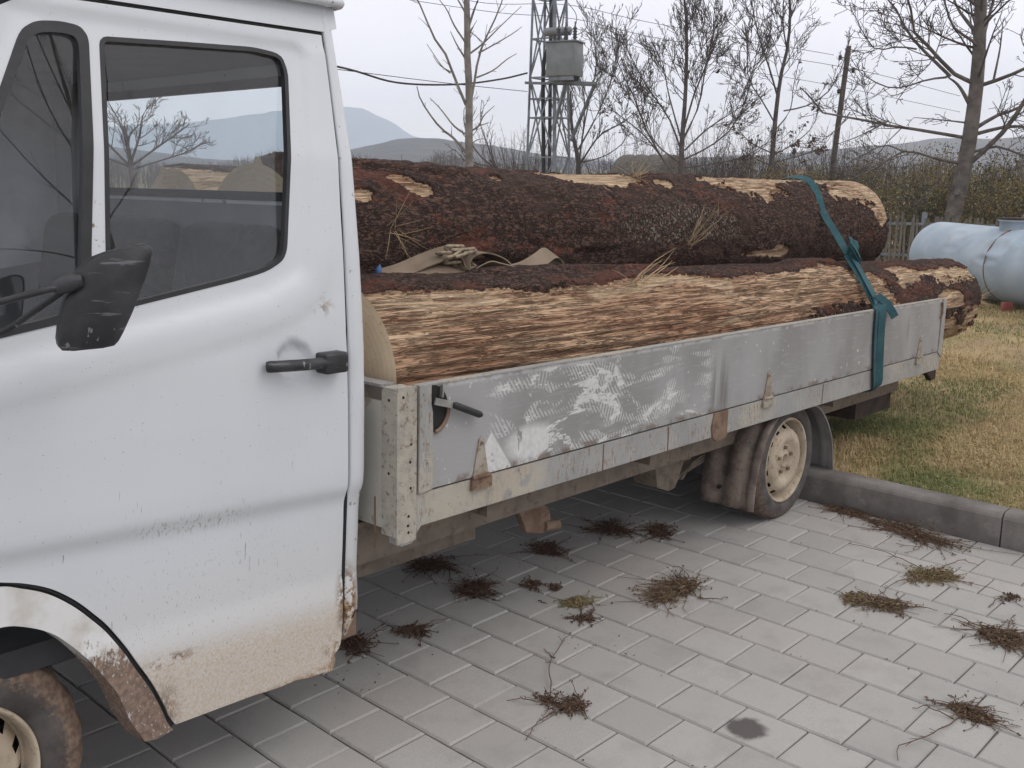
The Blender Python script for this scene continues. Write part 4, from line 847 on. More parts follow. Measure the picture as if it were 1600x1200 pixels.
# ------------------------------------------------------------------ logs (built in truck space)
def log(name, x0, x1, cy, cz, r0, r1, NX, NA, seed, maskf, label, group='logs on the truck bed', bend=0.02, wood_rough=.006):
    """cy, cz: (front, rear) centre; maskf(x, ang, nz) -> bark 0..1, clean, red, tone, lich ; ang 0 = towards the camera side, 90 = up"""
    base = Vector(((x0+x1)/2, (cy[0]+cy[1])/2, min(cz[0]-r0, cz[1]-r1)))
    root = empty(name, TM @ Matrix.Translation(base)); fin(root, label, 'log', group)
    t = np.linspace(0, 1, NX); a = np.linspace(0, 2*np.pi, NA, endpoint=False); T, A = np.meshgrid(t, a, indexing='ij')
    X = x0+(x1-x0)*T; R = r0+(r1-r0)*T; ca, sa = np.cos(A), np.sin(A); q = seed*7.3
    ox = X*1.0
    big = fbm(ox*.9+q, ca*.9+q, sa*.9, 3, seed)-.5                           # uneven trunk
    bark, clean, red, tone, lich = maskf(X, np.degrees(A) % 360, seed)
    scal = fbm(ox*16+q, ca*7, sa*7+q, 4, seed+5)-.5
    fib = fbm(ox*1.2+q, ca*19, sa*19, 5, seed+9)-.5
    fib2 = fbm(ox*3+q, ca*36, sa*36, 3, seed+19)-.5
    d = .035*big+bark*(.015+.022*scal)+(1-bark)*(1-.75*clean)*(wood_rough*2.6*fib+wood_rough*1.6*fib2)
    knot = sstep(fbm(ox*1.4, ca*2, sa*2, 2, seed+31), .70, .8)*.02*bark
    d = d*(.15+.85*sstep(X-x0, .0, .09))
    Rr = R+d+knot-.006
    by = np.interp(X, [x0, (x0+x1)/2, x1], [0, bend, 0])
    Y = cy[0]+(cy[1]-cy[0])*T-ca*Rr+by; Z = cz[0]+(cz[1]-cz[0])*T+sa*Rr
    endj = .012*(fbm(ca*3, sa*3, ca*0, 3, seed+3)-.5)
    X = X+np.where(T == 1, 1, 0)*endj*3
    V = np.stack([X-base.x, Y-base.y, Z-base.z], -1).reshape(-1, 3)
    i, j = np.meshgrid(np.arange(NX-1), np.arange(NA), indexing='ij'); b = (i*NA).ravel(); j = j.ravel(); jn = (j+1) % NA
    F = np.stack([b+j, b+NA+j, b+NA+jn, b+jn], 1)
    add('trunk', np_mesh('trunk', V, F, MT['log0'], True, attrs={'bark': bark.ravel(), 'clean': clean.ravel(), 'red': red.ravel(), 'tone': tone.ravel(), 'lich': lich.ravel(), 'crev_shade': (sstep(-fib-.5*fib2, .07, .16)*(1-clean)).ravel()}), root)
    G = V.reshape(NX, NA, 3)
    for end in (0, NX-1):
        ring = G[end]; c = ring.mean(0); L = [ring*1.0]; rr = [np.linalg.norm(ring-c, axis=1)]
        for s in (.985, .9, .75, .6, .45, .3, .15):
            p = c+(ring-c)*s; p[:, 0] = c[0]*.0+ring[:, 0].mean()+(-.004 if end == 0 else .004)*(s < .98)+.004*(fbm(p[:, 1]*9, p[:, 2]*9, p[:, 2]*0, 3, seed)-.5); L.append(p); rr.append(np.linalg.norm(p-c, axis=1))
        L.append(np.array([[ring[:, 0].mean(), c[1], c[2]]])); rr.append([0]); VV = np.concatenate(L); n = NA; F = []
        for k in range(len(L)-2):
            jj = np.arange(n); F += list(zip(k*n+jj, k*n+(jj+1) % n, (k+1)*n+(jj+1) % n, (k+1)*n+jj))
        k = len(L)-2; F += [(k*n+j_, k*n+(j_+1) % n, (k+1)*n, (k+1)*n) for j_ in range(n)]
        me = bpy.data.meshes.new('cut_end'); me.from_pydata(VV.tolist(), [], [tuple(dict.fromkeys(int(z_) for z_ in f)) for f in F]); me.materials.append(MT['logend'])
        at_ = me.attributes.new('rr', 'FLOAT', 'POINT'); at_.data.foreach_set('value', np.concatenate(rr).astype(np.float32)); me.polygons.foreach_set('use_smooth', [True]*len(me.polygons)); me.update()
        add('cut_end', me, root)
    return root
def blob(X, A, x, a, sx, sa, n, k=.6): return ((X-x)/sx)**2+((A-a)/sa)**2+n*k
def mask_upper(X, A, s):
    n = (fbm(X*5, A*.055, X*0, 4, s+2)-.5)*2.6; n2 = (fbm(X*17, A*.16, X*0, 3, s+4)-.5)*2.0
    n3 = (fbm(X*45, A*.45, X*0, 2, s+7)-.5)*.9
    # bare patches: centre x, angle, half length, half angle
    P = [(-1.95, 98, .62, 15), (-.45, 80, .42, 27), (-.25, 90, .45, 14), (.80, 72, .46, 32), (1.45, 90, .98, 21), (1.75, 72, .3, 10), (2.15, 68, .40, 44), (2.27, 44, .20, 46), (1.84, 50, .22, 18), (-.02, 60, .08, 9), (-1.72, 56, .06, 6), (-1.66, 47, .06, 6), (-1.94, 40, .05, 6), (.90, 344, .10, 7), (.70, 343, .2, 4), (-1.2, 60, .03, 4)]
    bare = np.zeros_like(X)
    for (x, a, sx, sa) in P: bare = np.maximum(bare, 1-sstep(blob(X, A, x, a, sx, sa, n+n2*.9+n3*1.7, .55), .8, 1.0))
    red = np.clip(sstep(fbm(X*3.2, A*.04, X*0, 3, s+11), .58, .70)*sstep(fbm(X*22, A*.2, X*0, 3, s+13), .54, .64)+.9*sstep(bare, .02, .3)*(1-bare), 0, 1)
    red = np.maximum(red, (1-sstep(blob(X, A, -1.8, 52, .35, 22, n+n2*.5, .9), .7, 1.1))*sstep(n2+n, -.3, .5)*.9)
    clean = sstep(bare, .5, .9)*sstep(fbm(X*6, A*.05, X*0, 3, s+21), .36, .5); lich = (1-sstep(blob(X, A, -.1, 10, .55, 26, n, .5), .4, 1.1))
    return 1-bare, clean, red, .35*sstep(fbm(X*4, A*.1, X*0, 3, s+23), .5, .65), lich
def mask_lower(X, A, s):
    n = (fbm(X*4, A*.05, X*0, 4, s+2)-.5); n2 = (fbm(X*13, A*.14, X*0, 3, s+4)-.5)
    edge = np.interp(X, [-2.3, -2.1, -1.75, -1.55, -1.2, -.9, -.72, -.55, -.3, .0, .15, .55, .7, .95, 1.15, 1.45, 1.62, 1.8, 2.05, 2.4, 2.9], [64, 60, 60, 54, 60, 62, 72, 74, 58, 62, 68, 68, 76, 78, 60, 50, 66, 70, 56, 62, 52])
    n3 = fbm(X*45, A*.45, X*0, 2, s+7)-.5; bark = sstep(A+n*14+n2*11+n3*5, edge-1.6, edge+1.6)*(1-sstep(A, 200, 230))
    lowb = sstep(X+n*.9, 1.25, 1.45)*(1-sstep(A+n*34+n2*24+n3*14, 35, 40))
    bark = np.maximum(bark, lowb)
    bark = np.maximum(bark, 1-sstep(blob(X, A, .80, 12, .36, 7, n*3+n2*3+n3*3, .8), .7, 1.)); bark = np.maximum(bark, 1-sstep(blob(X, A, 1.5, 44, .12, 22, n*3+n2*2+n3*2, .7), .7, 1.))
    bark = np.maximum(bark, sstep(A, 300, 330)*sstep(n+n2, -.06, .06))
    bark = bark*(1-(1-sstep(blob(X, A, 2.3, 12, .26, 15, n*2+n2, .6), .7, 1.))*.98)
    clean = np.clip((1-sstep(np.abs(A-(edge-7+n*9)), 5, 9))*sstep(fbm(X*2.1, A*.02, X*0, 3, s+21), .44, .56)+sstep(X, 1.5, 1.7)*.7, 0, 1)
    tone = np.clip(sstep(fbm(X*1.3, A*.035, X*0, 4, s+25), .46, .64)*.75+.45*(1-sstep(A, 0, 34)), 0, 1)
    red = np.clip(sstep(fbm(X*7, A*.07, X*0, 4, s+11), .56, .70)*.8+.75*(1-sstep(np.abs(A-edge-4), 2, 9))*sstep(n2, -.02, .1), 0, 1); red = np.maximum(red, sstep(X, 2.5, 2.8)*sstep(A, 60, 75)*.8*sstep(n2+n, -.1, .1))
    return bark, clean, red, tone, X*0
def mask_plain(X, A, s):
    n = (fbm(X*3, A*.04, X*0, 4, s)-.5); bark = sstep(n+.08*np.sin(np.radians(A)), -.22, -.16); bare = sstep(fbm(X*1.7, A*.02, X*0, 3, s+9), .5, .54)
    b = bark*(1-bare); return b, 1-b, X*0, X*0, X*0
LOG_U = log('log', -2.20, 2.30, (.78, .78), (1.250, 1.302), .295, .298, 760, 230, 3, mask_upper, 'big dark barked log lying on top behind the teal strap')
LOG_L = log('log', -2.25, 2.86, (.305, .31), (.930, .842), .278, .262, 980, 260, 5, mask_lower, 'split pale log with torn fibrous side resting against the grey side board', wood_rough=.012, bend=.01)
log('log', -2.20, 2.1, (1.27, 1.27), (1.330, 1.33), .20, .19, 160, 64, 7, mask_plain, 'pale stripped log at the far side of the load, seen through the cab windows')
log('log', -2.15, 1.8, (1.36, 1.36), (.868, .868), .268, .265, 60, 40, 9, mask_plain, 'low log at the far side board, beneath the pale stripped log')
# twigs and straw caught on the logs
def tuft(name, base, spreads, label, cat, mat, mw, seed, group=None):
    r_ = random.Random(seed); pol = []; rad = []
    for (dx, dy, dz, L, n, jit, r0) in spreads:
        for i in range(n):
            d = Vector((dx+r_.gauss(0, jit), dy+r_.gauss(0, jit), dz+r_.gauss(0, jit))).normalized(); l = L*r_.uniform(.5, 1.15); s = Vector((r_.gauss(0, .015), r_.gauss(0, .01), r_.gauss(0, .008)))
            k = Vector((r_.gauss(0, .16), r_.gauss(0, .16), r_.gauss(0, .12)))*l
            pol.append([s, s+d*l*.33+k*.3, s+d*l*.66+k*.35, s+d*l]); rad.append([r0, r0*.85, r0*.7, r0*.3])
    v, f = tubes([[tuple(q) for q in p] for p in pol], rad, 4); o = add(name, np_mesh(name, v, f, mat), None, mw @ Matrix.Translation(Vector(base))); fin(o, label, cat, group); return o
tuft('straw_tuft', (-.02, .495, 1.25), [(.35, -.3, .9, .28, 9, .25, .0012), (-.5, -.5, .5, .15, 4, .5, .001), (.6, -.35, .8, .2, 4, .3, .0011)], 'pale dry straw sticking up from the middle of the dark barked log', 'straw', MT['straw'], TM, 1)
tuft('straw_tuft', (-1.86, .50, 1.33), [(.4, -.5, .2, .14, 9, .6, .0011), (-.1, -.4, -.8, .18, 5, .3, .0011)], 'tangle of straw on the dark log beside the cab', 'straw', MT['straw'], TM, 2)
tuft('straw_tuft', (-.23, .66, 1.555), [(.2, -.5, .5, .09, 26, .8, .0012)], 'brown matted straw on top of the dark log', 'straw', MT['straw'], TM, 4)
tuft('wood_splinter', (-.98, .10, 1.145), [(.9, -.08, .42, .26, 9, .10, .0022), (-.6, 0, .15, .12, 5, .2, .002)], 'long pale splinter peeling off the split log', 'splinter', MT['straw'], TM, 3)
tuft('wood_splinter', (2.86, .10, .85), [(.8, -.5, .25, .16, 22, .45, .0018), (.8, -.6, -.5, .2, 5, .3, .0035)], 'brown splinters fraying from the rear end of the split log', 'splinter', MT['straw'], TM, 6)
tuft('wood_splinter', (.18, .045, 1.04), [(.5, -.25, .6, .13, 3, .12, .0026)], 'short pale sliver standing off the split log near the board', 'splinter', MT['straw'], TM, 7)
tuft('wood_splinter', (1.62, .80, 1.60), [(.5, -.3, .9, .09, 6, .35, .003)], 'torn chip sticking up from the dark log behind the strap', 'splinter', MT['straw'], TM, 8)

# ------------------------------------------------------------------ straps
STR = empty('ratchet_strap', TM @ Matrix.Translation(Vector((.93, -.07, .53)))); fin(STR, 'teal lashing strap with a knot tied over both logs and the side board', 'strap')
ofs = Vector((.93, -.07, .53))
def rib(name, pts, wv, th, mat, parent, off, sm=5):
    b_ = MB(); P_ = [q-off for q in spline(pts, sm)]; b_.ribbon(P_, wv, th); o = b_.build(name, mat, parent); return o
rib('upper_webbing', [(1.62, 1.04, 1.47), (1.58, .92, 1.56), (1.53, .78, 1.606), (1.475, .64, 1.582), (1.43, .555, 1.50), (1.385, .495, 1.405), (1.28, .36, 1.29), (1.19, .25, 1.195)], (.017, -.010, .008), .002, MT['teal'], STR, ofs)
rib('lower_webbing', [(1.19, .25, 1.19), (1.08, .115, 1.085), (.98, .0, .985), (.93, -.045, .951), (.925, -.073, .938), (.93, -.075, .80), (.945, -.076, .65), (.962, -.072, .545), (.965, -.03, .519), (.965, .05, .517)], (.030, -.006, .010), .002, MT['teal'], STR, ofs)
rib('lower_webbing', [(1.20, .24, 1.20), (1.10, .125, 1.105), (.955, -.02, .985), (.88, -.05, .953), (.872, -.068, .938), (.878, -.070, .80), (.900, -.071, .65), (.922, -.068, .545), (.93, -.03, .521), (.93, .05, .519)], (.027, .004, .006), .002, MT['teal'], STR, ofs)
kn = MB(); kc = Vector((1.205, .235, 1.212))
for s_ in range(4):
    ph = s_*.8; kn.ribbon([kc-ofs+Vector((.035*math.cos(t+ph)*(1+.2*math.sin(s_)), -.02+.03*math.sin(t+ph), .05*math.sin(t*1.0+ph*.7))) for t in np.linspace(0, 5.2, 16)], (.014, .012, .022-.01*(s_ % 2)), .002)
kn.build('knot', MT['teal'], STR)
kb = MB(); bm = bmesh.new(); bmesh.ops.create_icosphere(bm, subdivisions=3, radius=1)
kb.poly([kc-ofs+Vector((q.co.x*.034*(1+.18*math.sin(q.co.z*5)), q.co.y*.028-.008, q.co.z*.047+.012*math.sin(q.co.x*4))) for q in bm.verts], [[q.index for q in f.verts] for f in bm.faces], True); bm.free(); kb.build('knot_core', MT['teal'], STR)
rib('loose_end', [(.965, -.02, 1.005), (.985, -.06, .972), (1.005, -.085, .935), (1.03, -.10, .895)], (.020, -.008, .010), .002, MT['teal'], STR, ofs)
BS = empty('webbing_bundle', TM @ Matrix.Translation(Vector((-1.6, .40, 1.19)))); fin(BS, 'brown canvas strap in a crumpled heap with frayed rope on the split log', 'strap'); ob = Vector((-1.6, .40, 1.19))
rib('webbing', [(-1.96, .42, 1.195), (-1.88, .42, 1.21), (-1.80, .40, 1.24), (-1.73, .38, 1.262), (-1.67, .38, 1.265), (-1.655, .37, 1.235)], (.012, .035, .018), .002, MT['brown'], BS, ob)
rib('webbing', [(-1.92, .39, 1.193), (-1.84, .36, 1.197), (-1.76, .35, 1.213), (-1.70, .35, 1.206), (-1.64, .36, 1.196)], (.0, .03, .012), .002, MT['brown'], BS, ob)
rib('webbing', [(-1.66, .37, 1.21), (-1.645, .38, 1.245), (-1.60, .38, 1.264), (-1.54, .38, 1.262), (-1.48, .37, 1.24), (-1.445, .36, 1.205), (-1.46, .35, 1.193)], (-.012, .038, .004), .002, MT['brown'], BS, ob)
rib('webbing', [(-1.64, .34, 1.20), (-1.58, .33, 1.222), (-1.52, .33, 1.213), (-1.44, .33, 1.198), (-1.36, .35, 1.193)], (.0, .026, -.014), .002, MT['brown'], BS, ob)
rib('webbing', [(-1.40, .36, 1.192), (-1.32, .36, 1.205), (-1.25, .36, 1.23), (-1.205, .36, 1.25), (-1.172, .36, 1.246), (-1.15, .36, 1.222), (-1.17, .36, 1.20), (-1.26, .36, 1.19)], (-.014, .022, .018), .002, MT['brown'], BS, ob)
rb = MB(); r_ = random.Random(5)
for k in range(7):
    c_ = Vector((r_.uniform(-.13, -.05) if k < 5 else -.045, -.04+r_.uniform(-.03, .03), .07+r_.uniform(-.015, .015) if k < 5 else .025))
    rb.tube(spline([c_+Vector((r_.uniform(-.055, .055), r_.uniform(-.02, .02), r_.uniform(-.016, .018))) for _ in range(6)], 4), .006, 6)
rb.build('rope', MT['rope'], BS)
bc = MB(); bm = bmesh.new(); bmesh.ops.create_icosphere(bm, subdivisions=2, radius=1); bc.poly([(q.co.x*.012, q.co.y*.012, q.co.z*.022+.012*(q.co.x > .3)) for q in bm.verts], [[q.index for q in f.verts] for f in bm.faces], True); bm.free()
fin(bc.build('plastic_clip', MT['blue'], None, TM @ Matrix.Translation(Vector((-2.0, .40, 1.205)))), 'small blue plastic clip beside the brown strap next to the cab', 'clip')

# ------------------------------------------------------------------ trees
RZ = Matrix.Rotation(math.atan2(-.7275, .686), 4, 'Z')     # tree frame: x to the right, y away, z up
def placed(x, y, z=0.0): return Matrix.Translation(Vector((x, y, z))) @ RZ
TWIG = .0022
def branches(rg, P, R, levels, spec, out):
    """P: (K,3) limb points, R: (K,) radii; spec per level: (count per metre, length factor, angle, up bend, min length)"""
    if not levels: return
    cnt, lf, ang, upb, rr = spec[0]; L = np.linalg.norm(np.diff(P, axis=0), axis=1).sum(); n = rg.poisson(cnt*L)
    K = len(P)
    for _ in range(n):
        t = rg.uniform(.18, 1.0)**.85*(K-1); i = min(int(t), K-2); fr = t-i; p = P[i]*(1-fr)+P[i+1]*fr; d = P[i+1]-P[i]; d = d/(np.linalg.norm(d)+1e-9)
        r0 = (R[i]*(1-fr)+R[i+1]*fr)*rr; side = rg.normal(size=3); side -= d*(side@d); side /= np.linalg.norm(side)+1e-9
        a = rg.normal(ang, .22); dr = d*math.cos(a)+side*math.sin(a); l = L*lf*rg.uniform(.5, 1.25)*(1.1-.5*t/(K-1))
        q = [p]; cur = dr
        for k in range(4):
            cur = cur+np.array([0, 0, upb*.25])+rg.normal(0, .13, 3); cur /= np.linalg.norm(cur); q.append(q[-1]+cur*l/4)
        q = np.array(q); r0 = max(r0, TWIG*1.25); rad = np.linspace(r0, max(r0*.3, TWIG), 5); out.append((q, rad)); branches(rg, q, rad, levels-1, spec[1:], out)
def resample(P, R, k=9):
    P = np.array([tuple(q) for q in spline([tuple(p) for p in P], 4)]); R = np.interp(np.linspace(0, 1, len(P)), np.linspace(0, 1, len(R)), R)
    s = np.concatenate([[0], np.cumsum(np.linalg.norm(np.diff(P, axis=0), axis=1))]); u_ = np.linspace(0, s[-1], k)
    return np.stack([np.interp(u_, s, P[:, c]) for c in range(3)], 1), np.interp(u_, s, R)
def leaves_mesh(name, pts, size, rg, mat, tones, parent, kind=None):
    n = len(pts); a = rg.normal(size=(n, 3)); a /= np.linalg.norm(a, axis=1, keepdims=True); b = rg.normal(size=(n, 3)); b -= a*(a*b).sum(1, keepdims=True); b /= np.linalg.norm(b, axis=1, keepdims=True)
    s = (size*rg.uniform(.6, 1.3, n))[:, None]; c = np.cross(a, b)*s*.25
    V = np.stack([pts-a*s, pts-b*s*.45+c, pts+a*s, pts+b*s*.45+c], 1).reshape(-1, 3); F = np.arange(4*n).reshape(-1, 4)
    o = add(name, np_mesh(name, V, F, mat, False, attrs={'tone': np.repeat(tones, 4)}), parent)
    if kind: fin(o, kind=kind)
    return o
def limb_tree(name, mw, dist, trunk, limbs, label, seed, spec, bark, twig, levels=3, tr=(12, 6), group=None, depth=.35, leaf=None, origin=None, ground_z=0., tw_=.00020, lw=1.0):
    """trunk/limbs: outline of the real limbs as (right, up) in thousandths of the viewing distance; depth spread is random"""
    global TWIG
    rg = np.random.default_rng(seed); u_ = dist/1588.5; x0 = origin; TWIG = dist*tw_
    root = empty(name, mw); fin(root, label, 'tree', group)
    def conv(pts, dep, d0): return np.array([[(p[0]-x0)*u_, d0+dep*i/(len(pts)-1), 1.6+(262-p[1])*u_-mw.translation.z] for i, p in enumerate(pts)])
    TP = conv(trunk, 0, 0); TP = np.concatenate([[[TP[0][0]-.02, 0, ground_z]], TP]); P, R = resample(TP, np.linspace(tr[0], tr[1], len(TP))*u_*.5, 14); R[0] *= 1.35
    v, f = tubes([P], [R], 10); add('trunk', np_mesh('trunk', v, f, bark), root)
    out = []; LB = []
    for (pts, w0) in limbs:
        ln = np.hypot(pts[0][0]-pts[-1][0], pts[0][1]-pts[-1][1])*u_; q = conv(pts, rg.normal(0, depth)*ln, 0); p_, r_ = resample(q, np.linspace(w0*lw, max(.9, w0*.28*lw), len(q))*u_*.5, 9); LB.append((p_, r_)); branches(rg, p_, r_, levels, spec, out)
    branches(rg, P[5:], R[5:]*.6, levels, spec, out)
    for p_, r_ in LB: v, f = tubes([p_], [r_], 6); add('limb', np_mesh('limb', v, f, bark), root)
    if out:
        big = [o for o in out if o[1][0] > .012]; sm = [o for o in out if o[1][0] <= .012]; parts = []
        if big: parts.append(tubes([o[0] for o in big], [o[1] for o in big], 5))
        if sm: parts.append(tubes([o[0] for o in sm], [o[1] for o in sm], 3))
        v, f = merge(parts); fin(add('crown', np_mesh('crown', v, f, twig), root), kind='stuff')
    if leaf and out:
        k, size, zmax = leaf; ends = np.array([o[0][j_] for o in out for j_ in (2, 4) if o[0][-1][2] < zmax+rg.normal(0, .5)]); 
        if len(ends):
            idx = rg.integers(0, len(ends), k); pts = ends[idx]+rg.normal(0, .03, (k, 3)); leaves_mesh('dead_leaves', pts, size, rg, MT['deadleaf'], rg.random(k), root, 'stuff')
    TWIG = .0009
    return root
# sparse pale tree on the left
limb_tree('bare_tree', placed(8.01, 7.59, .1), 14, [(733, 258), (733, 200), (734, 150), (731, 90), (732, 45), (730, 0), (731, -50)], [
 ([(729, 170), (712, 130), (700, 98), (680, 70), (668, 38), (650, 5), (640, -18)], 5), ([(728, 240), (712, 220), (690, 203), (672, 180), (660, 160), (656, 143)], 5), ([(727, 212), (710, 200), (690, 175), (674, 159)], 3.6),
 ([(736, 208), (748, 200), (756, 185), (772, 171)], 3.4), ([(747, 200), (756, 198), (764, 195)], 2.2), ([(736, 228), (745, 221), (759, 218)], 2.4), ([(737, 160), (742, 135), (748, 100), (760, 70), (775, 40), (788, 5), (793, -22)], 4.6),
 ([(736, 95), (755, 80), (780, 55), (812, 25)], 3.4), ([(748, 95), (775, 80), (800, 65), (813, 55)], 2.8), ([(745, 130), (770, 120), (790, 105), (805, 97)], 2.8), ([(729, 80), (712, 55), (700, 30), (685, 12)], 3.2), ([(730, 105), (717, 85), (707, 65)], 3.4),
 ([(729, 38), (715, 15), (697, -2)], 3), ([(733, 60), (742, 35), (753, 10), (760, -12)], 4.5), ([(733, 62), (760, 85), (748, 92)], 1.6), ([(706, 124), (692, 112), (672, 83)], 2), ([(709, 123), (690, 112), (680, 98)], 1.8)],
 'sparse pale leafless tree with upswept branches, left of the lattice tower', 31, [(2.6, .13, .75, .3, .45), (0, 0, 0, 0, 0)], MT['paletwig'], MT['paletwig'], 1, (13.5, 8), 'leafless trees behind the truck', .25, None, 735)
BIG = [([(1508, 145), (1475, 133), (1440, 105), (1410, 85), (1395, 45), (1375, 25), (1345, -8)], 6), ([(1480, 138), (1440, 100), (1420, 75), (1410, 50), (1390, 25), (1368, -12)], 5), ([(1510, 175), (1490, 150), (1470, 138)], 6),
 ([(1475, 139), (1450, 142), (1410, 153), (1375, 140), (1365, 125)], 3.4), ([(1508, 220), (1450, 208), (1410, 200), (1370, 188), (1345, 185), (1325, 155), (1318, 140)], 5.5), ([(1505, 255), (1475, 250), (1425, 238), (1390, 260), (1350, 278)], 5),
 ([(1345, 186), (1330, 205), (1305, 225)], 2), ([(1400, 197), (1370, 215), (1335, 230)], 2.4), ([(1515, 100), (1495, 90), (1470, 82), (1450, 65), (1435, 35), (1425, -5)], 4.5), ([(1515, 85), (1505, 60), (1497, 30), (1493, -30)], 6), ([(1518, 100), (1530, 70), (1545, 30), (1555, 0), (1570, -40)], 6),
 ([(1522, 150), (1545, 140), (1575, 122), (1602, 103), (1640, 80)], 6), ([(1520, 208), (1550, 190), (1580, 180), (1610, 160), (1650, 140)], 6), ([(1518, 255), (1550, 215), (1565, 180), (1575, 140), (1590, 110), (1607, 75)], 8), ([(1522, 215), (1560, 205), (1600, 212), (1650, 215)], 6),
 ([(1540, 142), (1548, 100), (1552, 60)], 3.4), ([(1430, 102), (1400, 100), (1370, 105), (1350, 90), (1322, 50)], 2.6), ([(1520, 240), (1550, 232), (1590, 245), (1640, 240)], 5), ([(1510, 200), (1480, 196), (1440, 192)], 3), ([(1425, 240), (1400, 230), (1370, 245), (1340, 262)], 2.6), ([(1475, 250), (1478, 280), (1450, 310), (1428, 318)], 2.2)]
limb_tree('bare_tree', placed(14.25, 3.34, .1), 17, [(1499, 345), (1505, 300), (1511, 255), (1515, 210), (1517, 150), (1516, 100), (1513, 50), (1510, 0), (1509, -60)], BIG,
 'large spreading leafless tree behind the silver tank', 5, [(8.5, .34, .85, .25, .38), (10, .42, .8, .3, .45), (9, .5, .75, .2, .6)], MT['treebark'], MT['twig'], 3, (25, 13), 'leafless trees behind the truck', .45, (90, .032, 9), 1513, tw_=.00023)
limb_tree('bare_tree', placed(18.1, 11.05, .0), 24, [(1060, 276), (1060, 235), (1061, 200), (1063, 150), (1062, 80), (1058, 30), (1053, 5)], [
 ([(1060, 238), (1040, 190), (1010, 150), (985, 110), (965, 70)], 4.5), ([(1052, 276), (1030, 245), (1005, 200), (985, 150), (968, 118), (955, 80)], 5), ([(1062, 220), (1085, 170), (1095, 110), (1110, 70), (1118, 42)], 4.5), ([(1065, 236), (1100, 205), (1140, 180), (1168, 163)], 4),
 ([(1061, 212), (1075, 150), (1093, 100), (1092, 50), (1094, -5)], 4.5), ([(1057, 215), (1040, 150), (1035, 110), (1020, 75)], 3.6), ([(1063, 250), (1100, 230), (1130, 200), (1145, 150), (1150, 90)], 4), ([(1030, 246), (1000, 215), (970, 195), (945, 180)], 3.4), ([(1064, 262), (1110, 255), (1150, 245), (1180, 225)], 3.2), ([(1058, 255), (1020, 225), (1000, 180), (995, 130)], 3.4)],
 'dense leafless tree with many upright stems right of the hay bale', 7, [(8, .42, .55, .5, .45), (9, .42, .55, .5, .5), (8, .5, .6, .35, .6)], MT['twig'], MT['twig'], 3, (10, 2.5), 'leafless trees behind the truck', .4, (420, .04, 3.2), 1060, lw=.72)
limb_tree('bare_tree', placed(20.9, 10.3, .0), 26, [(1204, 278), (1207, 240), (1208, 200), (1210, 165), (1213, 130), (1220, 95), (1222, 50), (1216, 0), (1212, -20)], [
 ([(1210, 160), (1190, 115), (1170, 75), (1155, 30), (1147, -5)], 4.2), ([(1220, 95), (1208, 60), (1203, 20), (1198, -20)], 3.6), ([(1222, 50), (1235, 20), (1240, -12)], 3), ([(1207, 196), (1180, 165), (1155, 140), (1145, 105), (1142, 40)], 3.2), ([(1220, 180), (1255, 172), (1285, 150), (1300, 115), (1306, 88)], 3.6),
 ([(1206, 212), (1230, 180), (1233, 150), (1240, 110)], 3), ([(1205, 240), (1175, 225), (1155, 205)], 3), ([(1206, 245), (1240, 225), (1265, 200), (1270, 170)], 2.8), ([(1206, 258), (1180, 250), (1150, 235)], 3), ([(1206, 255), (1245, 245), (1280, 235)], 2.8)],
 'slender leafless tree with a forked top, left of the wooden pole', 9, [(6.5, .36, .6, .45, .45), (8, .42, .6, .45, .5), (7, .5, .6, .3, .6)], MT['twig'], MT['twig'], 3, (9, 2.2), 'leafless trees behind the truck', .4, (420, .045, 2.8), 1208, lw=.72)
limb_tree('bare_tree', placed(21.3, 16.75, .0), 30, [(906, 268), (904, 245), (898, 220), (893, 185), (892, 150)], [
 ([(906, 262), (911, 215), (920, 165), (930, 112), (924, 60)], 4.4), ([(907, 258), (935, 215), (962, 200), (988, 180)], 4), ([(905, 235), (930, 190), (948, 150), (960, 110), (962, 70)], 3.8), ([(900, 225), (880, 190), (875, 150)], 3), ([(912, 212), (915, 160), (905, 110), (910, 80)], 3.2), ([(908, 255), (945, 245), (975, 225), (985, 205)], 3)],
 'leafless tree with rising limbs directly behind the lattice tower', 11, [(6, .40, .6, .5, .45), (7, .42, .6, .5, .5), (6, .5, .6, .35, .6)], MT['twig'], MT['twig'], 3, (10, 3), 'leafless trees behind the truck', .4, None, 905, lw=.75)
limb_tree('bare_tree', placed(18.6, 17.4, .0), 28, [(822, 272), (815, 262), (805, 250)], [
 ([(818, 266), (790, 245), (770, 215), (762, 180), (768, 160)], 3), ([(812, 258), (800, 225), (790, 195), (792, 160)], 2.8), ([(815, 262), (785, 256), (765, 245), (760, 230)], 2.4), ([(814, 260), (806, 230), (810, 205)], 2.2), ([(818, 266), (775, 258), (750, 235)], 2.2)],
 'low leafless shrub leaning left at the foot of the lattice tower', 13, [(5, .42, .7, .4, .5), (5, .45, .7, .4, .55)], MT['twig'], MT['twig'], 2, (7, 4), 'leafless trees behind the truck', .3, None, 815)
limb_tree('bare_tree', placed(9.4, 20.0, .0), 25, [(232, 275), (230, 240), (226, 205)], [
 ([(231, 262), (205, 225), (185, 190), (176, 165)], 4), ([(231, 258), (245, 220), (250, 190), (262, 172)], 4), ([(229, 240), (222, 205), (205, 170)], 3.6), ([(231, 262), (265, 235), (290, 215), (305, 200)], 4), ([(231, 262), (195, 245), (170, 225), (150, 200)], 4), ([(231, 266), (270, 252), (300, 240), (322, 225)], 3.4), ([(230, 250), (240, 215), (280, 190)], 3)],
 'bushy leafless tree seen through the cab windows', 15, [(9, .42, .7, .4, .5), (9, .45, .7, .4, .55), (7, .5, .6, .3, .6)], MT['twig'], MT['twig'], 3, (9, 4), 'leafless trees behind the truck', .4, None, 231)
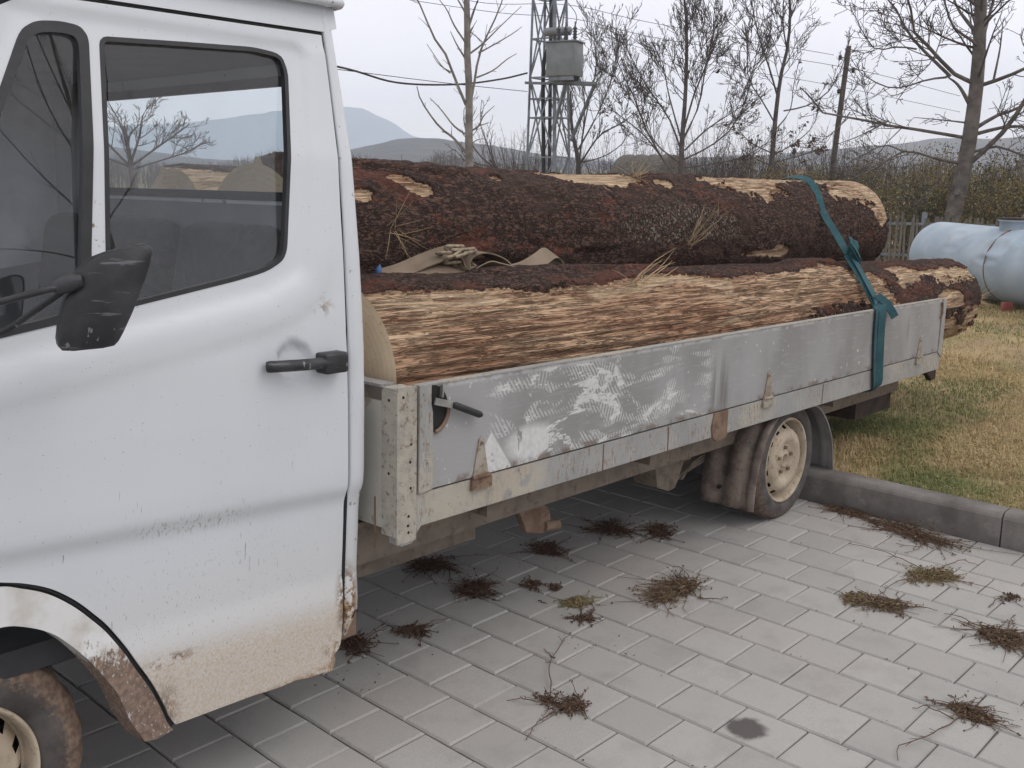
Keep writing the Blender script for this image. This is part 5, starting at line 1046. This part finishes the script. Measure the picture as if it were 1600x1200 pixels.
# young tree behind the photographer, mirrored in the door window
limb_tree('bare_tree', placed(3.1, -7.0, .0) @ Matrix.Rotation(math.radians(60), 4, 'Z'), 9, [(0, 262), (0, 150), (5, 0), (0, -150), (-6, -300), (-10, -420), (-14, -560)], [
 ([(2, -150), (-60, -260), (-90, -380)], 4), ([(0, -180), (60, -300), (80, -430)], 4), ([(0, -60), (-110, -150), (-190, -220)], 4.5), ([(2, -80), (90, -180), (130, -290)], 4), ([(-2, -250), (-40, -380), (-60, -480)], 3), ([(0, -290), (40, -400), (52, -520)], 3), ([(2, 0), (-90, -40), (-200, -60)], 4)],
 'young leafless tree mirrored in the cab door window', 17, [(3.0, .4, .7, .4, .5), (3, .4, .7, .4, .5)], MT['twig'], MT['twig'], 2, (12, 4), None, .5, None, 0)

# ------------------------------------------------------------------ shrubs and bushes
def shrub(mw, rx, ry, h, nst, nlf, size, label, seed, group, mat, tone=(.0, 1.), stem=MT['twig'], top=1.0):
    rg = np.random.default_rng(seed); root = empty('shrub', mw); fin(root, label, 'shrub', group); pol = []; rad = []
    for i in range(nst):
        b = np.array([rg.normal(0, rx*.35), rg.normal(0, ry*.35), 0]); t = np.array([b[0]*1.6+rg.normal(0, rx*.3), b[1]*1.6+rg.normal(0, ry*.3), h*rg.uniform(.6, 1.12)*top])
        md = (b+t)/2+rg.normal(0, .06, 3); pol.append([b, (b+md)/2, md, (md+t)/2+rg.normal(0, .04, 3), t]); rad.append(np.linspace(.011, .003, 5))
        for k in range(4):
            f = rg.uniform(.3, .95); q = b*(1-f)+t*f; e_ = q+np.array([rg.normal(0, .22), rg.normal(0, .22), rg.uniform(.05, .4)])*h*.4; pol.append([q, q*.75+e_*.25, (q+e_)/2+rg.normal(0, .02, 3), q*.25+e_*.75, e_]); rad.append(np.linspace(.005, .002, 5))
    v, f = tubes(pol, rad, 3); fin(add('stems', np_mesh('stems', v, f, stem), root), kind='stuff')
    if nlf:
        al = np.array(pol).reshape(-1, 3); idx = rg.integers(0, len(al), nlf); p = al[idx]+rg.normal(0, .085, (nlf, 3))*np.array([1.2, 1.2, 1]); p[:, 2] = np.abs(p[:, 2])
        cl = fbm(p[:, 0]*2.2+seed, p[:, 1]*2.2, p[:, 2]*2.2, 3, seed); tn = np.clip(tone[0]+(tone[1]-tone[0])*sstep(cl, .3, .7)+rg.normal(0, .14, nlf), 0, 1)
        leaves_mesh('foliage', p, size, rg, mat, tn, root, 'stuff')
SP = [(14.6, 5.6, 1.0, 1.75, 0), (15.3, 4.5, 1.1, 1.85, 0), (15.5, 3.0, 1.1, 1.85, 1), (15.7, 1.8, 1.1, 1.95, 2), (14.9, 2.4, .9, 1.45, 2), (14.6, 3.9, .9, 1.4, 0), (17.4, 5.6, 1.4, 2.2, 1), (17.6, 3.9, 1.3, 2.15, 1), (14.6, 6.8, 1.0, 1.5, 0), (17.8, 2.2, 1.4, 2.3, 2), (16.2, .9, 1.1, 1.9, 1), (16.0, 7.2, 1.2, 1.7, 1)]
LBL = ['olive green shrub with yellowing leaves just right of the dark log end', 'olive shrub left of the large tree trunk behind the fence', 'olive and yellow shrub right behind the large tree trunk', 'rust tinged shrub behind the manhole of the silver tank', 'low golden shrub between the large tree trunk and the tank manhole', 'low olive shrub just left of the large tree trunk', 'tall brownish shrub in the back row, left of the large tree', 'tall brownish shrub in the back row, behind the large tree trunk', 'low olive shrub next to the wooden pole behind the dark log', 'tall rust brown shrub in the back row at the right edge', 'yellowing shrub at the right edge behind the silver tank', 'thin brown shrub in the back row near the wooden pole']
for i, (x, y, rx, h, t) in enumerate(SP):
    shrub(placed(x, y, .1), rx, .7, h*.80, 60, 5200, .026, LBL[i], 40+i, 'leafy shrubs behind the fence', MT['hedge'], ((.05, .75), (.15, .95), (.3, 1.1))[t])
DK = [(19.8, 11.9, 1.0, 1.55, 'dark bramble between the two leafless trees behind the logs'), (20.3, 9.6, .9, 1.7, 'brown bramble at the foot of the slender leafless tree'), (21.2, 9.0, .8, 1.35, 'small brown bramble left of the wooden pole'), (20.5, 10.9, 1.0, 1.75, 'dark bramble left of the slender leafless tree')]
for i, (x, y, rx, h, lb) in enumerate(DK): shrub(placed(x, y, .0), rx, .7, h, 60, 1500, .03, lb, 70+i, 'brambles behind the logs', MT['deadleaf'], (.0, .6))
BS_ = [(19.9, 17.6, 1.5, 2.5, 'leafless grey scrub left of the lattice tower'), (22.6, 16.2, 1.6, 2.6, 'leafless grey scrub right of the tower, behind the hay bale'), (23.2, 13.6, 1.6, 2.7, 'leafless scrub between the hay bale and the dense leafless tree'), (23.6, 11.9, 1.5, 2.6, 'leafless scrub behind the dense leafless tree'), (24.2, 10.0, 1.4, 2.4, 'leafless scrub behind the slender tree near the pole')]
for i, (x, y, rx, h, lb) in enumerate(BS_): shrub(placed(x, y, .0), rx, .9, h, 130, 0, .03, lb, 90+i, 'leafless scrub behind the logs', MT['deadleaf'])
for i, (x, y, h, lb) in enumerate([(9.6, 12.6, 1.72, 'thin reddish weeds rising behind the dark log near the cab'), (11.2, 12.8, 1.68, 'thin weeds rising behind the dark log, left of the pale tree')]): shrub(placed(x, y, .0), .5, .4, h, 26, 60, .03, lb, 80+i, 'weeds behind the dark log', MT['deadleaf'], (.2, .8))

# ------------------------------------------------------------------ lattice tower, transformer, wires, pole
TW = placed(17.74, 14.76, -.1); tw = empty('lattice_tower', TW); fin(tw, 'grey steel lattice tower carrying a transformer', 'tower')
def leg(k, z):
    rho = .61*(1-.055*z); t = math.radians(-76+90*k); return Vector((rho*math.sin(t), -rho*math.cos(t), z))
for k in range(4): b_ = MB(); b_.bar(leg(k, 0), leg(k, 9.2), .075 if k == 1 else .05); b_.build('leg', MT['galv'], tw)
lev = [0, 1.15, 1.95, 2.9, 3.35, 3.85, 4.75, 5.7, 6.7, 7.8, 9.1]
for i, z in enumerate(lev[1:]):
    for k in range(4):
        b_ = MB(); b_.bar(leg(k, z), leg((k+1) % 4, z), .035); b_.build('horizontal_brace', MT['galv'], tw)
brz = [0, 1.95, 3.85, 5.7, 7.6, 9.1]
for i in range(len(brz)-1):
    for k in range(4):
        b_ = MB(); b_.bar(leg(k, brz[i]), leg((k+1) % 4, brz[i+1]), .03); b_.build('diagonal_brace', MT['galv'], tw)
        b_ = MB(); b_.bar(leg((k+1) % 4, brz[i]), leg(k, brz[i+1]), .03); b_.build('diagonal_brace', MT['galv'], tw)
pf_ = MB(); zc = 3.70
for (a_, b2) in (((-.6, -.5, zc), (1.08, -.55, zc-.05)), ((.0, -1.1, zc-.02), (1.08, -1.0, zc-.05)), ((.0, -1.1, zc-.02), (-.05, -.3, zc)), ((1.08, -.55, zc-.05), (1.08, -1.0, zc-.05)), ((.5, -.5, zc-.03), (.5, -1.1, zc-.03))): pf_.bar(a_, b2, .06)
pfo = pf_.build('platform', MT['galv'], tw)
for (a_, b2) in (((1.06, -.75, zc-.07), (.55, -.2, 2.35)), ((.35, -1.0, zc-.07), (.1, -.55, 2.6))): b_ = MB(); b_.bar(a_, b2, .06); b_.build('strut', MT['galv'], tw)
for (x, y) in ((-.10, .05), (.03, -.05)):
    b_ = MB(); b_.tube([(x, y, .0), (x, y, 2.5), (x+.0, y, 9)] if x > 0 else spline([(x, y, 0), (x-.02, y, 2.2), (-.15, -.2, 3.6), (-.12, -.3, 4.3), (.06, -.5, 4.62), (.2, -.7, 4.58)], 5), .045 if x > 0 else .05, 8); b_.build('cable', MT['cable'], tw)
TX_ = placed(17.22, 13.82, 3.60) @ Matrix.Rotation(math.radians(-24), 4, 'Z'); tf = empty('transformer', TX_); fin(tf, 'grey box transformer with brown insulators on the tower platform', 'transformer')
b_ = MB(); b_.box((-.36, -.28, .10), (.36, .28, .86), .012); b_.build('tank', MT['trafo'], tf)
b_ = MB(); b_.box((-.40, -.32, .86), (.40, .32, .885)); b_.build('lid', MT['trafo'], tf)
b_ = MB(); b_.box((-.30, -.24, .0), (.30, -.16, .10)); b_.box((-.30, .16, .0), (.30, .24, .10)); b_.build('skid', MT['galv'], tf)
b_ = MB(); b_.tube([(-.62, .30, 1.16), (-.60, .30, 1.16), (.02, .30, 1.16), (.04, .30, 1.16)], [.08, .10, .10, .08], 16); b_.tube([(-.2, .22, .88), (-.2, .25, 1.0)], .025, 8); b_.build('oil_conservator', MT['trafo'], tf)
for x in (-.14, .04, .27):
    b_ = MB(); pr_ = [(.02, .88)]
    for k in range(5): pr_ += [(.062, .90+k*.065), (.03, .93+k*.065)]
    pr_ += [(.014, 1.24), (.014, 1.32)]; b_.lathe(pr_, (x, -.05, 0), (0, 0, 1), 12); b_.build('insulator', MT['bushing'], tf)
def wire(name, pts, r, label, group='overhead wires'):
    b_ = MB(); b_.tube(spline(pts, 6), r, 5); o = b_.build(name, MT['cable']); fin(o, label, 'wire', group)
def V3(px, py, d):          # point seen at that direction, given distance
    f = 1588.5; q = fw+rt*((px-800)/f)-up*((py-600)/f); q = q/math.hypot(q.x, q.y); return CAM+q*d
wire('overhead_wire', [V3(400, 78, 20), V3(540, 107, 22), V3(620, 129, 23.5), (V3(710, 132, 24.8)), V3(780, 124, 25.6), V3(824, 114, 26)], .022, 'thick black cable sagging from the tower to the left')
wire('overhead_wire', [V3(400, 92, 20), V3(540, 110, 22), V3(700, 130, 24.8), V3(824, 143, 26)], .008, 'thin wire below the thick cable left of the tower')
wire('overhead_wire', [V3(640, -20, 26), V3(760, 5, 26), V3(890, 8, 26.5), V3(1020, 36, 28), V3(1303, 86, 30)], .007, 'thin wire from the tower top down to the head of the wooden pole')
wire('overhead_wire', [V3(640, 0, 26), V3(780, 20, 26), V3(900, 30, 26.5), V3(1040, 62, 28), V3(1324, 106, 30), V3(1500, 150, 32)], .007, 'thin wire passing the right side of the wooden pole')
wire('overhead_wire', [V3(900, 45, 26.5), V3(1080, 95, 28), V3(1298, 133, 30), V3(1500, 175, 32)], .006, 'lowest thin wire crossing behind the leafless trees to the pole')
wire('drop_lead', [V3(888, 5, 25.5), V3(900, 22, 25.2), V3(899, 40, 25), V3(888, 52, 24.9)], .009, 'curved lead dropping to the middle insulator of the transformer', 'transformer leads')
wire('drop_lead', [V3(901, 0, 25.5), V3(918, 30, 25), V3(914, 46, 24.9), V3(903, 54, 24.8)], .009, 'curved lead dropping to the right insulator of the transformer', 'transformer leads')
PL = empty('utility_pole', Matrix.Translation(Vector((25.1, 10.92, -.1)))); fin(PL, 'leaning dark wooden pole with three insulators', 'pole')
b_ = MB(); b_.tube([(0, 0, 0), (.12, -.11, 2.6), (.22, -.24, 4.92)], [.085, .075, .065], 10); b_.build('shaft', MT['pole'], PL)
for (dx, z) in ((-.20, 4.62), (.20, 4.28), (-.12, 3.74)):
    rx_ = Vector((.686, -.7275, 0)); p = Vector((.046*z, -.049*z, z)); q = p+rx_*dx
    b_ = MB(); b_.tube([p, q], .012, 6); ar = b_.build('bracket', MT['cable'], PL); b_ = MB(); b_.lathe([(.01, -.06), (.05, -.05), (.04, 0), (.055, .02), (.03, .07), (.0, .08)], q, (0, 0, 1), 10); b_.build('insulator', MT['bushing'], ar)

# ------------------------------------------------------------------ hay bale, tank, fence
HB = Matrix.Translation(Vector((21.05, 14.05, .97))) @ RZ @ Matrix.Rotation(math.radians(-38), 4, 'Z')
hb_ = empty('round_bale', HB); fin(hb_, 'weathered grey round hay bale peeping over the dark log', 'hay bale')
b_ = MB(); pr_ = [(.97+.02*math.sin(k*1.7), -.75+1.5*k/14) for k in range(15)]; b_.lathe(pr_, (0, 0, 0), (1, 0, 0), 48); b_.build('wrap', MT['hay'], hb_)
for s_ in (-1, 1):
    b_ = MB(); b_.lathe([(.97, .75*s_), (.92, .78*s_)]+[(.92-.062*k-(.02 if k % 2 else 0), (.78-.03*(k % 2))*s_) for k in range(1, 14)]+[(0, .77*s_)], (0, 0, 0), (1, 0, 0), 40); b_.build('bale_face', MT['hay'], hb_)
# horizontal tank lying on the lawn
TKM = Matrix.Translation(Vector((10.2, 1.3, .04))) @ Matrix.Rotation(-2.214, 4, 'Z')
tk = empty('gas_tank', TKM); fin(tk, 'dented silver grey cylindrical tank lying on the lawn', 'tank')
L_, RT = 1.38, .41; NX, NA = 110, 96; xs = np.linspace(-L_, L_, NX); A_ = np.linspace(0, 2*np.pi, NA, endpoint=False); X, A = np.meshgrid(xs, A_, indexing='ij')
R_ = np.full(X.shape, RT); R_ = R_-.010*fbm(X*1.5+3, np.cos(A)*1.5, np.sin(A)*1.5, 3, 4)
for (dx, da, sx, sa, dp) in ((-.62, .85, .11, .12, .022), (-.55, 1.18, .13, .06, .012), (-.60, .42, .13, .09, .02), (.22, .60, .13, .20, .03), (.12, .2, .16, .1, .025), (.30, -.2, .14, .2, .025), (-.2, .5, .16, .14, .010), (-.1, .0, .2, .12, .012), (.5, .9, .15, .2, .02), (-.62, 2.3, .11, .12, .022), (-.60, 2.75, .13, .09, .02), (.22, 2.55, .13, .20, .03), (.12, 2.95, .16, .1, .025), (.5, 2.2, .15, .2, .02)):
    q = ((X-dx)/sx)**2+((A-da)/sa)**2; dp *= .55; R_ = R_-dp*np.exp(-q)+dp*.5*np.exp(-((np.sqrt(q)-1.5)/.35)**2)
V = np.stack([X, R_*np.cos(A), .515+R_*np.sin(A)], -1).reshape(-1, 3); i, j = np.meshgrid(np.arange(NX-1), np.arange(NA), indexing='ij'); b = (i*NA).ravel(); j = j.ravel(); jn = (j+1) % NA
add('shell', np_mesh('shell', V, np.stack([b+j, b+jn, b+NA+jn, b+NA+j], 1), MT['tank']), tk)
for s_ in (-1, 1):
    b_ = MB(); b_.lathe([(RT-.004, L_*s_), (RT-.012, (L_+.02)*s_), (RT-.04, (L_+.05)*s_), (RT*.7, (L_+.11)*s_), (RT*.35, (L_+.14)*s_), (0, (L_+.15)*s_)], (0, 0, .515), (1, 0, 0), NA); b_.build('end_cap', MT['tank'], tk)
for x in (.10, 1.0):
    b_ = MB(); b_.lathe([(RT-.006, x-.006), (RT+.004, x-.004), (RT+.004, x+.004), (RT-.006, x+.006)], (0, 0, .515), (1, 0, 0), 72); b_.build('weld_seam', MT['rust'] if x < .4 else MT['trafo'], tk)
b_ = MB(); b_.lathe([(.16, .88), (.16, .995), (.175, .997), (.175, 1.015), (.0, 1.02)], (.0, 0, 0), (0, 0, 1), 32); mh = b_.build('manhole', MT['tank'], tk)
b_ = MB(); b_.lathe([(.178, 1.016), (.178, 1.034), (.0, 1.038)], (.0, 0, 0), (0, 0, 1), 32); b_.build('manhole_cover', MT['black_metal'], mh)
for x in (-.9, .95): b_ = MB(); b_.prism([(-.3, .04), (.3, .04), (.3, .25), (.2, .17), (0, .12), (-.2, .17), (-.3, .25)], 'x', x-.05, x+.05); b_.build('saddle', MT['trafo'], tk)
rq = MB(); rq.box((-.055, -.02, 0), (.055, .03, .105), .004); q_ = Vector((9.59, 1.109, .12)); fin(rq.build('brick', MT['redplate'], None, Matrix.Translation(Vector((q_.x, q_.y, .115))) @ RZ), 'small red brick standing in the grass in front of the silver tank', 'brick')
# slat fence
F0, F1 = Vector((12.2, 6.2, .1)), Vector((13.75, .9, .1)); fd_ = (F1-F0); FL = fd_.length; FM = Matrix.Translation(F0) @ Matrix.Rotation(math.atan2(fd_.y, fd_.x), 4, 'Z'); fc = empty('slat_fence', FM); fin(fc, 'low weathered grey slat fence behind the silver tank', 'fence')
b_ = MB(); b_.box((-.015, -.006, .02), (.015, .006, .82)); sm_ = b_.build('slat', MT['slat'], fc); fr_ = random.Random(3); i = 0; x = .02; sm_.location = (x, 0, 0)
while x < FL:
    x += .062+fr_.uniform(-.012, .012); o = add('slat', sm_.data, fc); o.location = (x, fr_.gauss(0, .004), fr_.gauss(0, .03)); o.rotation_euler = (fr_.gauss(0, .02), fr_.gauss(0, .03), 0)
for z in (.25, .70): b_ = MB(); b_.box((-.05, .008, z), (FL+.1, .034, z+.035)); b_.build('fence_rail', MT['galv'], fc)
for x in np.arange(.3, FL, 1.3): b_ = MB(); b_.box((x-.035, .036, .0), (x+.035, .09, .88)); b_.build('post', MT['galv'], fc)

# ------------------------------------------------------------------ dry weeds on the paving
def weed(x, y, size, n, label, seed, tone, longs=(), flat=.35, stretch=(1., 1.), rot=0., dens=1.):
    rg = np.random.default_rng(seed); root = empty('dry_weed', Matrix.Translation(Vector((x, y, .001))) @ Matrix.Rotation(rot, 4, 'Z')); fin(root, label, 'weed', 'dry weeds in the paving joints')
    pol = []; rad = []; lf = []; dirs = rg.uniform(0, 2*np.pi, 5); ctr = np.stack([rg.normal(0, size*.33, 4)*stretch[0], rg.normal(0, size*.33, 4)*stretch[1], np.full(4, .002)], 1); ctr[0] *= 0
    for i in range(n):
        a = dirs[rg.integers(len(dirs))]+rg.normal(0, .55); l = size*rg.uniform(.3, .85)*(1.5 if rg.random() < .12 else 1); d = np.array([math.cos(a)*stretch[0], math.sin(a)*stretch[1], flat*rg.uniform(.0, 1.0)]); b = ctr[rg.integers(len(ctr))]+np.array([rg.normal(0, size*.20)*stretch[0], rg.normal(0, size*.20)*stretch[1], 0])
        q = [b]; cur = d.copy()
        for k in range(4): cur = cur+rg.normal(0, .42, 3)*np.array([1, 1, .6])-np.array([0, 0, .16]); q.append(q[-1]+cur*l*.25); q[-1][2] = max(q[-1][2], .002+.004*rg.random())
        pol.append(q); rad.append(np.linspace(.0017, .0009, 5))
        for k in range(3): lf.append(q[rg.integers(1, 5)]+rg.normal(0, .003, 3))
    v, f = tubes(pol, rad, 4); tn = np.repeat(np.clip(tone+rg.normal(0, .18, n), 0, 1), 20); fin(add('stems', np_mesh('stems', v, f, MT['weed'], True, attrs={'tone': tn}), root), kind='stuff')
    lf = np.array(lf); lf[:, 2] = np.maximum(lf[:, 2], .003); leaves_mesh('foliage', lf, .0075, rg, MT['weed'], np.clip(tone+rg.normal(0, .2, len(lf)), 0, 1), root, 'stuff')
    for pts in longs:
        P_, R_ = resample([(p[0]-x, p[1]-y, .003+.012*math.sin(math.pi*i/(len(pts)-1))) for i, p in enumerate(pts)], [.0022, .0011], 12); P_[1:-1] += rg.normal(0, .0035, (10, 3))*np.array([1, 1, .4]); P_[:, 2] = np.maximum(P_[:, 2], .002)
        c_, s__ = math.cos(-rot), math.sin(-rot); P_[:, :2] = P_[:, :2]@np.array([[c_, s__], [-s__, c_]]); out = []; branches(rg, P_, R_, 1, [(14, .09, .8, 0, .6)], out)
        for o in out: o[0][:, 2] = np.clip(o[0][:, 2], .002, .02)
        prt = [tubes([P_], [R_], 5)]
        if out: prt.append(tubes([o[0] for o in out], [o[1] for o in out], 3))
        v, f = merge(prt); add('long_stem', np_mesh('long_stem', v, f, MT['weed'], True, attrs={'tone': np.full(len(v), .3)}), root)
def G(px, py):
    f = 1588.5; q = fw+rt*((px-800)/f)-up*((py-600)/f); t = -CAM.z/q.z; p = CAM+q*t; return (p.x, p.y)
A45 = -.75
WD = [
 (.218, .191, .065, 60, 'dark weed tuft beside the rusted corner of the cab sill', .1, [[G(570, 1003), G(590, 992), (G(605, 985))]], .4, (1, 1)),
 (.421, .122, .07, 40, 'straggling weed with a long sprig, next to the cab sill tuft', .15, [[G(625, 990), G(650, 985), G(680, 975), G(700, 968)], [G(610, 990), G(640, 988), G(660, 995)]], .25, (1, 1)),
 (.848, .528, .10, 70, 'dim weed tuft deep in the shade under the front of the bed', .1, [[G(660, 885), G(670, 905), G(685, 915)]], .35, (1, 1)),
 (.816, .233, .085, 130, 'dense round dark weed tuft under the front of the bed', .12, [], .5, (1, 1)),
 (1.007, .104, .05, 26, 'small thin weed just right of the dense round tuft', .2, [[G(815, 920), G(830, 912), G(845, 915)], [G(826, 900), G(832, 915)]], .3, (1, 1)),
 (1.297, .294, .085, 50, 'flat dark weed in the shade under the middle of the bed', .1, [], .2, (1, 1)),
 (.99, -.139, .06, 60, 'straw coloured weed tuft in front of the bed', .85, [[G(915, 945), G(928, 952), G(918, 975)]], .3, (1, .8)),
 (.90, -.262, .045, 26, 'small reddish sprig below the straw coloured tuft', .2, [[G(905, 980), G(918, 968), G(928, 950)]], .3, (1, 1)),
 (1.04, .0, .03, 14, 'tiny weed in a joint left of the straw coloured tuft', .2, [[G(842, 940), G(855, 945)]], .4, (1, 1)),
 (1.717, .24, .10, 60, 'dark matted weed under the bed, left of a trailing weed', .08, [], .2, (1, 1)),
 (1.83, .10, .10, 50, 'dark trailing weed under the bed near the rear wheel', .12, [[G(1000, 830), G(1030, 835), G(1050, 845)], [G(1005, 826), G(1035, 822)]], .2, (1, 1)),
 (1.364, -.36, .11, 150, 'broad olive brown weed tuft in the middle of the open paving', .45, [[G(1090, 935), G(1125, 942), G(1137, 934)], [G(1020, 925), G(1008, 930)]], .32, (1.1, .75)),
 (.393, -.599, .055, 60, 'reddish weed in the foreground with three long bare stems', .2, [[G(862, 1100), G(858, 1060), G(866, 1030), G(882, 998)], [G(866, 1030), G(850, 1015)], [G(855, 1102), G(825, 1100), G(792, 1096)], [G(868, 1112), G(840, 1135), G(822, 1158)]], .45, (1, 1)),
 (1.764, -.977, .085, 110, 'olive brown weed tuft right of a rusty sprig on the open paving', .5, [[G(1395, 950), G(1440, 955), G(1465, 955)], [G(1360, 935), G(1340, 925)]], .4, (1, 1)),
 (1.736, -.89, .05, 45, 'small rusty orange sprig beside the olive weed tuft', .7, [], .3, (1, 1)),
 (2.173, -1.009, .09, 120, 'green tinged weed tuft nearest the kerb', .75, [[G(1440, 890), G(1390, 870), G(1325, 850)], [G(1450, 905), G(1400, 915), G(1370, 935)], [G(1470, 890), G(1500, 880), G(1530, 885)], [G(1470, 905), G(1515, 912)]], .5, (1, 1)),
 (1.781, -1.417, .10, 130, 'olive brown weed tuft at the right edge of the picture', .42, [[G(1550, 990), G(1500, 970), G(1475, 960)], [G(1570, 990), G(1582, 970), G(1586, 962)], [G(1530, 985), G(1490, 985)]], .42, (1, 1)),
 (1.188, -1.50, .065, 80, 'spidery brown weed with curling arms at the lower right', .3, [[G(1500, 1122), G(1470, 1145), G(1430, 1165), G(1400, 1172), G(1403, 1190)], [G(1520, 1122), G(1560, 1133), G(1595, 1138)], [G(1500, 1105), G(1485, 1095), G(1490, 1090)], [G(1522, 1108), G(1555, 1105)], [G(1490, 1125), G(1450, 1112), G(1425, 1108)]], .5, (1, 1)),
 (2.61, -.70, .15, 130, 'long mat of reddish dry weed lying along the kerb', .3, [[G(1420, 825), G(1440, 860), G(1400, 850)], [G(1390, 815), G(1340, 800), G(1290, 790)]], .22, (.45, 1.5)),
 (2.66, -.40, .10, 60, 'thin strip of dry weed under the kerb beside the rear wheel', .35, [], .22, (.3, 1.3)),
 (2.16, -1.32, .03, 16, 'thin dark sprig on the paving near the right edge below the kerb', .15, [[G(1545, 950), G(1565, 938), G(1598, 950)], [G(1570, 945), G(1560, 935)]], .4, (1, 1)),
]
rg_w = random.Random(6)
for i, (x, y, s_, n, lb, tn, lg, fl_, stc) in enumerate(WD): weed(x, y, s_*rg_w.uniform(.85, 1.05), int(n*2.2), lb, 200+i, tn, lg, fl_, stc)
# loose crumbs of bark and soil on the paving
def crumbs():
    rg = np.random.default_rng(5); V = []; F = []; n = 420
    ctr = [G(510, 1030), G(550, 1040), G(480, 1040), G(930, 1015), G(840, 880), G(1350, 830), G(1560, 1090), G(620, 960)]
    for i in range(n):
        if i < 150: c = ctr[rg.integers(len(ctr))]; p = np.array([c[0]+rg.normal(0, .1), c[1]+rg.normal(0, .1)])
        else: p = np.array([round(rg.uniform(-.5, 2.6)/ROW)*ROW+rg.normal(0, .012), rg.uniform(-1.8, .9)])
        s = rg.uniform(.0015, .005)*(1.6 if i < 12 else 1); b = len(V); v = rg.normal(0, 1, (5, 3)); v /= np.linalg.norm(v, axis=1, keepdims=True); V += (v*s*np.array([1, 1, .5])+np.array([p[0], p[1], s*.4+.001])).tolist()
        F += [(b, b+1, b+2), (b, b+2, b+3), (b, b+3, b+4), (b, b+4, b+1), (b+1, b+2, b+3), (b+1, b+3, b+4)]
    fin(add('bark_crumbs', np_mesh('bark_crumbs', V, F, MT['black_metal'], False)), 'dark crumbs of bark and soil scattered over the paving', 'crumbs', kind='stuff')
crumbs()
